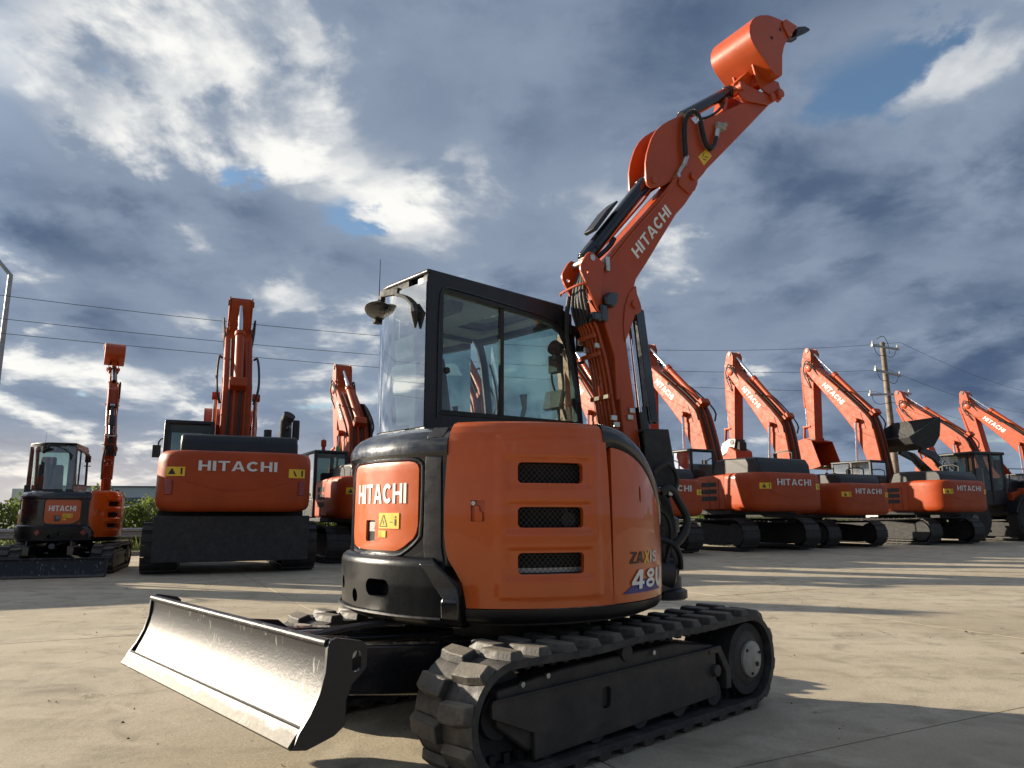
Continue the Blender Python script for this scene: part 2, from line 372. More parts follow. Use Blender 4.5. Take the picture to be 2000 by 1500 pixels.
def cut(o, cutter):
    """subtract a closed MB from an object for good"""
    c = cutter.build('cutter_tmp', 'black_matte'); c.parent = o.parent; bpy.context.view_layer.update(); md = o.modifiers.new('cut', 'BOOLEAN'); md.object = c; md.operation = 'DIFFERENCE'; md.solver = 'EXACT'
    while o.modifiers[0].name != md.name: o.modifiers.move(len(o.modifiers)-1, 0)
    keep = [(m.width, m.segments, m.angle_limit) for m in o.modifiers if m.type == 'BEVEL']
    for m in list(o.modifiers):
        if m.type == 'BEVEL': o.modifiers.remove(m)
    dg = bpy.context.evaluated_depsgraph_get(); me = bpy.data.meshes.new_from_object(o.evaluated_get(dg))
    old = o.data; o.modifiers.clear(); o.data = me; bpy.data.meshes.remove(old)
    me.polygons.foreach_set('use_smooth', [True]*len(me.polygons)); me.set_sharp_from_angle(angle=R(35))
    for wd, sg, al in keep:
        md = o.modifiers.new('bevel', 'BEVEL'); md.width = wd; md.segments = sg; md.limit_method = 'ANGLE'; md.angle_limit = al
    cm = c.data; bpy.data.objects.remove(c); bpy.data.meshes.remove(cm)
def thing(name, label, cat, loc=(0, 0, 0), rz=0, group=None):
    o = bpy.data.objects.new(name, None); COL.objects.link(o); o.location = loc; o.rotation_euler = (0, 0, rz); o.empty_display_size = .3
    o['label'] = label; o['category'] = cat
    if group: o['group'] = group
    return o
def tag(o, label, cat, group=None):
    o['label'] = label; o['category'] = cat
    if group: o['group'] = group
    return o
def interp(x, xs, ys):
    if x <= xs[0]: return ys[0]
    for i in range(len(xs)-1):
        if x <= xs[i+1]: return ys[i]+(ys[i+1]-ys[i])*(x-xs[i])/(xs[i+1]-xs[i])
    return ys[-1]
def sstep(a, b, x):
    t = max(0, min(1, (x-a)/(b-a))); return t*t*(3-2*t)
def rrect(cx, cy, wd, ht, r, n=5):
    out = []
    for sx, sy, a0 in ((1, 1, 0), (-1, 1, 90), (-1, -1, 180), (1, -1, 270)):
        for i in range(n+1):
            a = R(a0+90*i/n); out.append((cx+sx*(wd/2-r)+r*math.cos(a), cy+sy*(ht/2-r)+r*math.sin(a)))
    return out
# ------------------------------------------------------------------ lettering (flat print as thin raised mesh, no overlaps)
def arc(cx, cy, rx, ry, a0, a1, s, n=14):
    out = []
    for i in range(n):
        p, q = R(a0+(a1-a0)*i/n), R(a0+(a1-a0)*(i+1)/n)
        out.append([(cx+rx*math.cos(p), cy+ry*math.sin(p)), (cx+rx*math.cos(q), cy+ry*math.sin(q)), (cx+(rx-s)*math.cos(q), cy+(ry-s)*math.sin(q)), (cx+(rx-s)*math.cos(p), cy+(ry-s)*math.sin(p))])
    return out
def rect(x0, y0, x1, y1): return [[(x0, y0), (x1, y0), (x1, y1), (x0, y1)]]
S_ = .215
def glyph(ch):
    s = S_
    if ch == 'H': return rect(0, 0, s, 1)+rect(s, .41, .58, .59)+rect(.58, 0, .78, 1), .78
    if ch == 'I': return rect(0, 0, s, 1), s
    if ch == 'T': return rect(0, .83, .76, 1)+rect(.28, 0, .48, .83), .76
    if ch == 'A':
        wv = .86; m = wv/2
        il = lambda y: .215+(m-.215)*(y/.80)
        return [[(0, 0), (.215, 0), (m, .80), (m, 1), (m-.115, 1)], [(wv, 0), (m+.115, 1), (m, 1), (m, .80), (wv-.215, 0)], [(il(.20), .20), (wv-il(.20), .20), (wv-il(.37), .37), (il(.37), .37)]], wv
    if ch == 'C': return arc(.42, .5, .42, .5, 42, 318, s, 22), .80
    if ch == 'Z': return rect(0, .82, .72, 1)+rect(0, 0, .72, .18)+[[(0, .18), (.25, .18), (.72, .82), (.47, .82)]], .72
    if ch == 'X': return [[(0, 0), (.24, 0), (.78, 1), (.54, 1)], [(.0, 1), (.24, 1), (.365, .77), (.245, .55)], [(.78, 0), (.54, 0), (.415, .23), (.535, .45)]], .78
    if ch == 'S':
        return arc(.36, .705, .36, .295, 25, 270, .18, 14)+arc(.36, .295, .36, .295, 90, -155, .18, 14), .72
    if ch == 'E': return rect(0, 0, s, 1)+rect(s, .83, .66, 1)+rect(s, .415, .60, .585)+rect(s, 0, .66, .17), .66
    if ch == '4': return [[(.42, 0), (.62, 0), (.62, 1), (.42, 1)], [(0, .22), (.42, .22), (.42, .39), (.0, .39)], [(0, .39), (.20, .39), (.42, .74), (.42, 1), (.36, 1)], [(.62, .22), (.74, .22), (.74, .39), (.62, .39)]], .74
    if ch == '8': return arc(.36, .755, .32, .245, 0, 360, .17, 20)+arc(.36, .255, .36, .255, 0, 360, .17, 20), .72
    if ch == 'U': return rect(0, .36, s, 1)+rect(.54, .36, .74, 1)+arc(.37, .36, .37, .36, 180, 360, s, 12), .74
    if ch == '1': return rect(.12, 0, .34, 1)+[[(0, .72), (.12, .76), (.12, 1)]], .40
    if ch == '0': return arc(.36, .5, .36, .5, 0, 360, s, 24), .72
    return [], .3
def text_polys(txt, gap=.15):
    x = 0; out = []
    for ch in txt:
        g, wd = glyph(ch); out += [[(px+x, py) for px, py in p] for p in g]; x += wd+gap
    return out, x-gap
def lettering(name, txt, fn, material, parent, gap=.15):
    """fn(u in 0..1 across the word, v in 0..1 up) -> xyz"""
    polys, wd = text_polys(txt, gap); mb = MB()
    for p in polys: mb.add([fn(x/wd, y) for x, y in p], [tuple(range(len(p)))])
    return mb.build(name, material, parent)

# ================================================================== ground: concrete yard of slabs, kerb, field
GA = R(27.5); TX = Vector((math.cos(GA), math.sin(GA), 0)); NX = Vector((-math.sin(GA), math.cos(GA), 0))
def tn(t, n, z=0): return TX*t + NX*n + Vector((0, 0, z))
mb = MB(); mb.add([(-1500, -1500, -.16), (1500, -1500, -.16), (1500, 1500, -.16), (-1500, 1500, -.16)], [(0, 1, 2, 3)])
g = mb.build('ground', 'field'); g['kind'] = 'structure'
N_KERB = 23.6
mb = MB(); mb.add([tn(-45, -14, -.03), tn(64, -14, -.03), tn(64, N_KERB, -.03), tn(-45, N_KERB, -.03)], [(0, 1, 2, 3)])
yard = mb.build('concrete_yard', 'joint_fill'); yard['kind'] = 'structure'
SL = 5.5; T0, N0 = 2.1, 2.75
def slab_mesh(lx, ly):
    m_ = MB(); m_.box((0, 0, -.05), (lx, ly, .1)); return m_.mesh('slab', 'concrete')
sm_full = slab_mesh(SL-.014, SL-.014)
last_h = N_KERB-(N0+3*SL)
sm_last = slab_mesh(SL-.014, last_h-.014)
for i in range(-8, 11):
    for j in range(-3, 4):
        last = (j == 3)
        o = bpy.data.objects.new('slab', sm_last if last else sm_full); COL.objects.link(o); o.parent = yard
        o.location = tn(T0+(i+.5)*SL, N0+j*SL+(last_h/2 if last else SL/2), 0)
        o.rotation_euler = (R(random.uniform(-.02, .02)), R(random.uniform(-.02, .02)), GA)
# kerb and verge beyond the yard
mb = MB(); q = Matrix.Rotation(GA, 3, 'Z')
mb.box(tn(9.5, N_KERB+.09, .0), (108, .17, .24), q)
k = mb.build('kerb', 'kerb', bevel=.02); k['kind'] = 'structure'
mb = MB(); rows = []
for i in range(60):
    rows.append([tuple(tn(-45+109*i/59, N_KERB+.18+x, .05+.04*math.sin(i*1.7+x)+(.0 if x < 2 else -.1*(x-2)/4))) for x in (0, .6, 1.4, 2.2, 3.5, 6)])
mb.sheet(rows); vg = mb.build('grass_verge', 'grass'); vg['kind'] = 'structure'
mb = MB(); rnd = random.Random(3)
for _ in range(9000):
    p = tn(rnd.uniform(-16, 40), N_KERB+.2+rnd.random()**1.5*4.5, .04); h = rnd.uniform(.05, .16); a = rnd.uniform(0, 6.28); d = Vector((math.cos(a), math.sin(a), 0))
    ln = Vector((rnd.uniform(-.06, .06), rnd.uniform(-.06, .06), 0))
    mb.add([p-d*.014, p+d*.014, p+ln+Vector((0, 0, h))], [(0, 1, 2)])
gr = mb.build('grass', 'grass'); gr['kind'] = 'stuff'; gr['label'] = 'short bright grass on the verge behind the kerb'

# ================================================================== the compact excavator in front
EX = thing('compact_excavator', 'glossy orange compact excavator with black counterweight, raised boom and silver dozer blade', 'excavator', (.0575, 4.696, 0), .7417)
# ---------------- upper structure outline
TH = [-180, -160, -150, -140, -130, -120, -110, -100, -90, -80, -70, -60, -50, -40, -30]
RR = [1.04, 1.045, 1.045, 1.04, 1.025, 1.0, .975, .95, .925, .90, .88, .862, .85, .84, .83]
def rad(th):
    while th > 180: th -= 360
    while th < -180: th += 360
    if th > 0: th = -th
    # cubic-ish smoothing of the table
    return (interp(th-4, TH, RR)+interp(th, TH, RR)+interp(th+4, TH, RR))/3
def S(th, z, off=0.0):
    r = rad(th)+off; return (r*math.cos(R(th)), r*math.sin(R(th)), z)
def lin(a, b, n): return [a+(b-a)*i/(n-1) for i in range(n)]
def panel(rows, nu, depth, bulge=None, nv=None):
    """rows: (z, thL, thR, off) -> closed panel; rows are resampled"""
    zs = [r[0] for r in rows]; nv = nv or 40
    F, B = [], []
    zz = sorted(set(lin(zs[0], zs[-1], nv)+zs))
    for z in zz:
        a = interp(z, zs, [r[1] for r in rows]); b = interp(z, zs, [r[2] for r in rows]); of = interp(z, zs, [r[3] for r in rows])
        fr, bk = [], []
        for j in range(nu):
            th = a+(b-a)*j/(nu-1); o_ = of+(bulge(th, z) if bulge else 0)
            fr.append(S(th, z, o_)); bk.append(S(th, z, of-depth))
        F.append(fr); B.append(bk)
    m_ = MB(); m_.slab(F, B); return m_
# rear shell: black moulding round the rear panel, with the shoulder above it
def shell_rows(a, b):
    prof = [(.90, 0), (.94, 0), (1.41, 0), (1.445, .004), (1.465, .020), (1.50, .022), (1.53, .012), (1.555, -.004), (1.58, -.030), (1.60, -.065), (1.612, -.11), (1.618, -.17)]
    return [(z, a, b, of) for z, of in prof]
panel(shell_rows(128, 206.2), 60, .05, nv=20).build('rear_hood', 'black_gloss', EX, angle=50)
# groove column between rear shell and side cover
panel([(.92, 199.5, 205.4, .012), (1.0, 199.0, 204.6, .012), (1.40, 199.0, 204.2, .012), (1.55, 199.3, 204.6, .004), (1.60, 200, 205, -.04)], 8, .04, nv=14).build('corner_pillar', 'black_satin', EX, bevel=.008)
# rear panel
rp = [(.968, 172.0, 188.4, .012), (.976, 166.5, 190.0, .013), (.990, 164.2, 191.8, .014), (1.033, 163.2, 195.4, .014), (1.060, 163.0, 196.4, .014), (1.10, 163.0, 197.0, .014), (1.385, 163.2, 197.0, .014), (1.408, 163.6, 196.4, .013), (1.420, 164.5, 195.3, .012), (1.427, 166.5, 193.0, .010)]
rear = panel(rp, 40, .03, nv=30).build('rear_panel', 'orange', EX, bevel=.008, seg=3)
mb = MB(); mb.prism(rrect(0, 0, .100, .112, .012), -.10, .03, lambda a, b, d: S(180-4.0+a/1.05*57.3, 1.068+b, .014+d)); cut(rear, mb)
# gasket line round the rear panel
gp = [(.945, 170, 188.6), (.958, 164.0, 191.6), (1.02, 162.0, 196.6), (1.06, 161.7, 197.9), (1.39, 161.9, 198.2), (1.425, 162.6, 197.4), (1.440, 165, 194.5)]
pts = [S(a, z, .006) for z, a, b in gp]+[S(lin(165, 194.5, 12)[i], 1.440, .006) for i in range(1, 11)]+[S(b, z, .006) for z, a, b in reversed(gp)]+[S(lin(188.6, 170, 8)[i], .945, .006) for i in range(1, 8)]
MB().tube(pts+pts[:2], .009, 6, 1).build('panel_seal', 'black_gloss', EX)
latch = panel([(1.018, 173.5, 178.8, -.035), (1.118, 173.5, 178.8, -.035)], 6, .01, nv=4).build('latch_recess', 'dark_interior', rear)
mb = MB(); mb.prism(rrect(0, 0, .070, .052, .006), -.03, .0, lambda a, b, d: S(176.4+a*55, 1.088+b, .004+d)); mb.cyl(S(178, 1.085, .0), S(178, 1.085, .012), .010, n=12)
mb.build('latch', 'steel_grey', rear, bevel=.003)
lettering('lettering', 'HITACHI', lambda u, v: S(167.3+25.4*u, 1.2115+.104*v, .0175), 'white_print', rear, .11)
def warning(parent, th0, th1, z0, z1, off, person=True):
    fn = lambda u, v, d=0: S(th0+(th1-th0)*u, z0+(z1-z0)*v, off+d)
    m_ = MB(); m_.slab([[fn(u, v, .0015) for u in (0, .33, .66, 1)] for v in (0, 1)], [[fn(u, v, -.002) for u in (0, .33, .66, 1)] for v in (0, 1)])
    o_ = m_.build('warning_label', 'yellow', parent)
    m_ = MB()
    def stroke(pts, wd=.035):
        for (x0, y0), (x1, y1) in zip(pts, pts[1:]):
            d = Vector((x1-x0, (y1-y0)*.55)); n_ = Vector((-d.y, d.x)).normalized()*wd*.5
            m_.add([fn(x0+n_.x, y0+n_.y/.55, .0032), fn(x1+n_.x, y1+n_.y/.55, .0032), fn(x1-n_.x, y1-n_.y/.55, .0032), fn(x0-n_.x, y0-n_.y/.55, .0032)], [(0, 1, 2, 3)])
    stroke([(.05, .14), (.44, .14)], .03); stroke([(.06, .17), (.235, .88)], .03); stroke([(.43, .17), (.265, .88)], .03)
    stroke([(.20, .58), (.27, .42), (.22, .40), (.28, .24)], .022)
    if person:
        stroke([(.58, .42), (.70, .42)], .025); stroke([(.84, .20), (.84, .62)], .06); stroke([(.84, .68), (.84, .80)], .05)
    mm = m_.build('pictogram', 'black_print', parent)
    return o_
warning(rear, 181.0, 190.1, 1.081, 1.162, .0165)
warning(rear, 180.9, 184.4, 1.035, 1.070, .0165, False)
# lower counterweight
cwr = [(.600, 122, 210.2, -.06), (.612, 121, 210.8, -.012), (.630, 120.5, 211.1, .020), (.66, 120, 211.2, .040), (.80, 120, 211.0, .050), (.83, 120, 210.0, .050), (.90, 120, 205.4, .050), (.925, 120.5, 203.4, .042), (.938, 121, 202.6, .028), (.944, 122, 202.2, .010)]
cw = panel(cwr, 70, .20, nv=22).build('counterweight', 'black_cast', EX, angle=40)
def hole(th, z, ru, rz, n=22): return [(th+ru*57.3/1.09*math.cos(2*math.pi*i/n), z+rz*math.sin(2*math.pi*i/n)) for i in range(n)]
cm = MB()
for th, z, ru, rz in ((170.6, .725, .034, .036), (159.0, .778, .036, .036)):
    cm.prism(hole(th, z, ru, rz), -.08, .1, lambda a, b, d: S(a, b, .05+d))
cm.prism(rrect(183.2, .781, 9.8, .074, 0.0365) if False else [(183.2+(3.0 if math.cos(t) > 0 else -3.0)+2.4*math.cos(t), .781+.044*math.sin(t)) for t in [2*math.pi*(i+.5)/28 for i in range(28)]], -.08, .1, lambda a, b, d: S(a, b, .05+d))
cut(cw, cm)
# raised facet on the right end of the casting and its lower lip
panel([(.652, 206.0, 210.9, .052), (.735, 206.0, 210.9, .060), (.752, 206.4, 210.8, .056), (.80, 204.0, 210.4, .053), (.86, 201.6, 207.6, .053), (.915, 199.0, 203.8, .052)], 10, .03, nv=16).build('corner_casting', 'black_gloss', cw, bevel=.006)
MB().tube([S(t, .655, .052) for t in lin(125, 206, 40)], .008, 6).build('casting_lip', 'black_satin', cw)
# ---------------- side cover with three vents
def emboss(th, z):
    e = sstep(-141, -138.2, th)*(1-sstep(-110.4, -107.6, th))*sstep(.735, .765, z)*(1-sstep(1.525, 1.555, z))
    k_ = .008*e
    for zc_ in (1.36, 1.14, .917):
        w1 = sstep(-138.2, -135.8, th)*(1-sstep(-113.0, -110.6, th)); w2 = sstep(zc_-.082, zc_-.060, z)*(1-sstep(zc_+.060, zc_+.082, z))
        k_ -= .012*w1*w2
    return k_+.010*math.exp(-((th+130)/40)**2)
sr = [(.706, -147.9, -104.1, 0), (.76, -148.4, -104.2, 0), (.82, -149.2, -104.3, 0), (.88, -151.2, -104.4, 0), (.935, -153.3, -104.5, 0), (.98, -154.1, -104.6, 0), (1.06, -154.7, -104.7, 0), (1.20, -154.8, -104.9, 0), (1.36, -154.4, -105.3, 0), (1.52, -153.7, -106.0, 0), (1.565, -153.3, -106.7, -.003), (1.595, -152.9, -107.3, -.012), (1.612, -152.6, -107.8, -.026), (1.622, -152.2, -108.4, -.050)]
side = panel(sr, 84, .035, emboss, nv=84).build('side_cover', 'orange', EX, bevel=.005, angle=25, blim=50)
VZ = [(1.36, .103), (1.14, .101), (.917, .103)]
cm = MB()
for zc_, hh in VZ: cm.prism(rrect(0, 0, .345, hh, .022, 6), -.12, .12, lambda a, b, d, zc_=zc_: S(-124.4+a*57.3/1.02, zc_+b, d))
cm.prism(rrect(0, 0, .072, .104, .006, 3), -.014, .1, lambda a, b, d: S(-145.0+a*55.0, 1.172+b, d))
cut(side, cm)
def grille(zc_, hh):
    m_ = MB(); W, Hh = .36, hh+.012; dx, dz = .027, .0145; pt = lambda x, z: Vector(S(-124.4+x*57.3/.99, zc_+z, -.030))
    n_ = int(W/dx); mzz = int(Hh/dz)
    for i in range(-mzz, n_+mzz):
        for sg in (1, -1):
            xs = []
            for k_ in range(mzz*1+1):
                z = -Hh/2+k_*dz; x = -W/2+(i*dx+sg*k_*dx/2*1.0) if sg > 0 else -W/2+(i*dx-k_*dx/2)
                if -W/2 <= x <= W/2 and z <= Hh/2: xs.append((x, z))
            if len(xs) < 2: continue
            for (x0, z0), (x1, z1) in ((xs[0], xs[-1]),):
                nseg = max(1, int(abs(x1-x0)/.08)+1)
                for q_ in range(nseg):
                    a = pt(x0+(x1-x0)*q_/nseg, z0+(z1-z0)*q_/nseg); b = pt(x0+(x1-x0)*(q_+1)/nseg, z0+(z1-z0)*(q_+1)/nseg)
                    t_ = Vector((0, 0, .0017)); nrm = Vector((a.x, a.y, 0)).normalized()*(.0006*sg)
                    m_.add([a-t_+nrm, b-t_+nrm, b+t_+nrm, a+t_+nrm], [(0, 1, 2, 3)])
    return m_
for zc_, hh in VZ:
    grille(zc_, hh).build('vent_mesh', 'mesh_steel', side)
    m_ = MB(); m_.slab([[S(a, z, -.10) for a in lin(-138, -111, 12)] for z in (zc_-.075, zc_+.075)], [[S(a, z, -.11) for a in lin(-138, -111, 12)] for z in (zc_-.075, zc_+.075)])
    m_.build('vent_backing', 'dark_interior', side)
# engine part glimpsed behind the middle vent
mb = MB(); mb.cyl(S(-118.2, 1.128, -.095), S(-118.2, 1.128, -.06), .038, n=18); mb.box(S(-119.8, 1.185, -.08), (.02, .05, .05)); mb.build('engine_part', 'black_matte', side)
mb = MB(); mb.slab([[S(a, z, -.085) for a in lin(-135, -113, 12)] for z in (.868, .890)], [[S(a, z, -.09) for a in lin(-135, -113, 12)] for z in (.868, .890)]); mb.build('vent_light_strip', 'ceramic', side)  # pale strip painted in for daylight showing through the lower vent
mb = MB(); mb.prism([(-.020, -.045), (.022, -.045), (.022, .0), (.006, .012), (.006, .034), (-.020, .034)], -.012, .001, lambda a, b, d: S(-145.0+a*55, 1.163+b, d))
hl = mb.build('cover_latch', 'orange', side, bevel=.003)
mb = MB(); mb.lathe([(0, .0), (.011, .0), (.012, -.004)], S(-146.4, 1.210, .002), S(-146.4, 0, 0), 16); mb.cyl(S(-146.4, 1.210, -.012), S(-146.4, 1.210, .002), .0115, n=16); mb.build('lock_cylinder', 'zinc', side)
MB().tube([S(t, .772, .005) for t in lin(-146, -106, 26)], .004, 6).build('cover_crease', 'orange', side)
MB().tube([S(t, 1.548, .003) for t in lin(-151, -109, 26)], .004, 6).build('cover_crease', 'orange', side)
# ---------------- front right cover and black hood above it
ZT_T = [-106, -104, -98.3, -89.4, -81.2, -73.8, -65, -55, -42]; ZT_Z = [1.508, 1.507, 1.497, 1.446, 1.367, 1.270, 1.165, 1.07, .98]
def ztop(th): return (interp(th-3, ZT_T, ZT_Z)+interp(th, ZT_T, ZT_Z)+interp(th+3, ZT_T, ZT_Z))/3
ths = lin(-103.7, -44, 40); F, B = [], []
for j in range(30):
    F.append([S(t, .706+(ztop(t)-.004-.706)*j/29, .004*math.sin(math.pi*j/29)) for t in ths]); B.append([S(t, .706+(ztop(t)-.004-.706)*j/29, -.03) for t in ths])
mb = MB(); mb.slab(F, B); front = mb.build('front_cover', 'orange', EX, bevel=.005, seg=2, blim=50)
cm = MB(); cm.prism(rrect(-88.7, 1.262, 1.35, .085, .0 or .006, 3) if False else [(-88.7+.62*math.cos(t)*(1), 1.262+.046*math.sin(t)) for t in [2*math.pi*i/20 for i in range(20)]], -.1, .1, lambda a, b, d: S(a, b, d)); cut(front, cm)
mb = MB(); mb.slab([[S(a, z, -.045) for a in (-91, -88.7, -86)] for z in (1.2, 1.33)], [[S(a, z, -.05) for a in (-91, -88.7, -86)] for z in (1.2, 1.33)]); mb.build('slot_backing', 'dark_interior', front)
lettering('lettering', 'ZA', lambda u, v: S(-96.0+7.6*u+.6*v, .8985+.0610*v, .0085), 'black_print', front, .14)
lettering('lettering', 'X', lambda u, v: S(-87.9+4.3*u+.6*v, .8985+.0610*v, .0085), 'yellow', front)
lettering('lettering', 'IS', lambda u, v: S(-83.0+6.2*u+.6*v, .8985+.0610*v, .0085), 'grey_print', front, .16)
lettering('lettering', '48U', lambda u, v: S(-96.0+25.0*u+1.0*v, .768+.098*v, .0105), 'white_print', front, .13)
mb = MB(); mb.add([S(-99.8, .748, .0065), S(-93, .748, .0065), S(-86, .748, .0065), S(-79, .748, .0065), S(-72, .748, .0065), S(-79, .785, .0065), S(-86, .815, .0065), S(-93.0, .805, .0065)], [(0, 1, 7), (1, 2, 6, 7), (2, 3, 5, 6), (3, 4, 5)]); mb.build('decal', 'blue_print', front)
ZH_T = [-110, -108, -101.7, -95.3, -85.2, -74.9, -65, -55, -42]; ZH_Z = [1.630, 1.628, 1.622, 1.594, 1.508, 1.400, 1.288, 1.19, 1.09]
def zhood(th): return (interp(th-3, ZH_T, ZH_Z)+interp(th, ZH_T, ZH_Z)+interp(th+3, ZH_T, ZH_Z))/3
ths = lin(-107.2, -44, 44); F, B = [], []
for fr_, of in ((0, 0), (.25, .008), (.55, .010), (.78, .002), (.92, -.014), (1.0, -.040), (1.03, -.09), (1.05, -.2), (1.05, -.40)):
    row, rb = [], []
    for t in ths:
        z0 = ztop(t)+.003 if t > -105.2 else 1.50+.0; z1 = zhood(t); z = z0+(z1-z0)*fr_
        row.append(S(t, z, of)); rb.append(S(t, z-.02, of-.03))
    F.append(row); B.append(rb)
mb = MB(); mb.slab(F, B); mb.build('front_hood', 'black_gloss', EX, angle=50)
# skirt, belly pan, deck, left cover
ths = lin(-148.5, -40, 60)
mb = MB(); mb.slab([[S(t, z, of) for t in ths] for z, of in ((.622, -.10), (.630, -.055), (.645, -.022), (.668, -.006), (.700, -.002))], [[S(t, z, -.14) for t in ths] for z in (.622, .630, .645, .668, .700)]); mb.build('skirt', 'black_satin', EX)
ths = lin(-180, 174, 60)
mb = MB(); mb.prism([S(t, 0, -.10)[:2] for t in ths], .612, .628, lambda a, b, d: (a, b, d)); mb.build('belly_pan', 'black_matte', EX)
mb = MB(); mb.prism([S(t, 0, -.12)[:2] for t in ths], 1.20, 1.225, lambda a, b, d: (a, b, d)); mb.build('deck', 'black_matte', EX)
panel([(.63, 40, 124, -.03), (.70, 38, 126, 0), (1.20, 38, 127, 0), (1.26, 40, 127, -.03)], 40, .03, nv=12).build('left_cover', 'orange', EX, bevel=.006)
panel([(1.22, -136, -60, -.10), (1.58, -136, -106, -.14)], 20, .02, nv=6).build('engine_bulkhead', 'dark_interior', EX)
# ---------------- undercarriage
mb = MB(); mb.lathe([(.30, .36), (.44, .40), (.44, .56), (.40, .565), (.40, .615)], (0, 0, 0), (0, 0, 1), 40); mb.build('swing_bearing', 'black_matte', EX)
mb = MB(); mb.prism([(-.62, .30), (-.50, .46), (.50, .46), (.62, .30), (.45, .24), (-.45, .24)], -.60, .60, lambda a, b, d: (a, d, b)); mb.build('centre_frame', 'black_satin', EX, bevel=.02)
# rubber track path (side view, outer belt surface) : idler at the blade end, sprocket at the other
IX, IZ, IR = -.955, .285, .245
SX, SZ, SR = 1.000, .292, .258
def track_path():
    P_ = []
    n = 26
    for i in range(n+1):                       # idler: bottom to top round the back
        a = R(-90-180*i/n); P_.append((IX+IR*math.cos(a), IZ+IR*math.sin(a)))
    for i in range(1, 30):                     # top run with a little sag
        t = i/30; x = IX+(SX-IX)*t; z = (IZ+IR)+(SZ+SR-IZ-IR)*t-.010*math.sin(math.pi*2*t)**2+.004*math.exp(-((x+.12)/.12)**2); P_.append((x, z))
    for i in range(n+1):
        a = R(90-180*i/n); P_.append((SX+SR*math.cos(a), SZ+SR*math.sin(a)))
    for i in range(1, 30):
        t = i/30; P_.append((SX+(IX-SX)*t, (SZ-SR)+(IZ-IR-SZ+SR)*t))
    return P_
def path_frames(P_, count, phase=0.0):
    """equally spaced frames (point, tangent, outward normal) along the closed path"""
    n = len(P_); seg = [math.dist(P_[i], P_[(i+1) % n]) for i in range(n)]; L = sum(seg); out = []
    for k_ in range(count):
        d = ((k_+phase)*L/count) % L; i = 0
        while d > seg[i]: d -= seg[i]; i = (i+1) % n
        t = d/seg[i] if seg[i] else 0; a, b = Vector(P_[i]), Vector(P_[(i+1) % n]); p = a+(b-a)*t
        a2 = Vector(P_[(i-1) % n]); b2 = Vector(P_[(i+2) % n]); tg = (b2-a2).normalized() if seg[i] < .12 else (b-a).normalized()
        out.append((p, tg, Vector((-tg.y, tg.x))))
    return out, L
def belt(P_, y0, y1, th):
    n = len(P_); m_ = MB(); rows = []
    inner = []
    for i in range(n):
        a, b = Vector(P_[(i-1) % n]), Vector(P_[(i+1) % n]); tg = (b-a).normalized(); inner.append(Vector(P_[i])-Vector((-tg.y, tg.x))*th)
    rows.append([(p[0], y0, p[1]) for p in P_]); rows.append([(p[0], y1, p[1]) for p in P_]); rows.append([(p.x, y1, p.y) for p in inner]); rows.append([(p.x, y0, p.y) for p in inner]); rows.append(rows[0])
    m_.sheet(rows, True); return m_
def lug_mesh():
    """one tread block: long across the belt, chamfered, notched; x along the travel, y across, z out"""
    m_ = MB(); b0 = [(-.052, .0), (.048, .0), (.056, .10), (.060, .194), (-.030, .197), (-.050, .11)]
    t0 = [(-.040, .004), (.032, .004), (.041, .098), (.044, .182), (-.018, .185), (-.036, .105)]
    vs = [(x, y, -.004) for x, y in b0]+[(x, y, .036) for x, y in t0]; n = 6
    fs = [tuple(range(n-1, -1, -1)), tuple(range(n, 2*n))]+[(i, (i+1) % n, n+(i+1) % n, n+i) for i in range(n)]
    m_.add(vs, fs); return m_
PATH = track_path()
if (PATH[1][1]-PATH[0][1]) == 0: pass
def soften(me, off):
    bm = bmesh.new(); bm.from_mesh(me); bmesh.ops.bevel(bm, geom=[e for e in bm.edges if e.calc_length() > .02], offset=off, segments=1, affect='EDGES', clamp_overlap=True); bm.to_mesh(me); bm.free()
    me.polygons.foreach_set('use_smooth', [False]*len(me.polygons)); return me
lugA = soften(lug_mesh().mesh('tread_block', 'tread_rubber', 20), .0045)
mb = lug_mesh(); mb.v = [(x, -y, z) for x, y, z in mb.v]; mb.f = [tuple(reversed(f)) for f in mb.f]; lugB = soften(mb.mesh('tread_block', 'tread_rubber', 20), .0045)
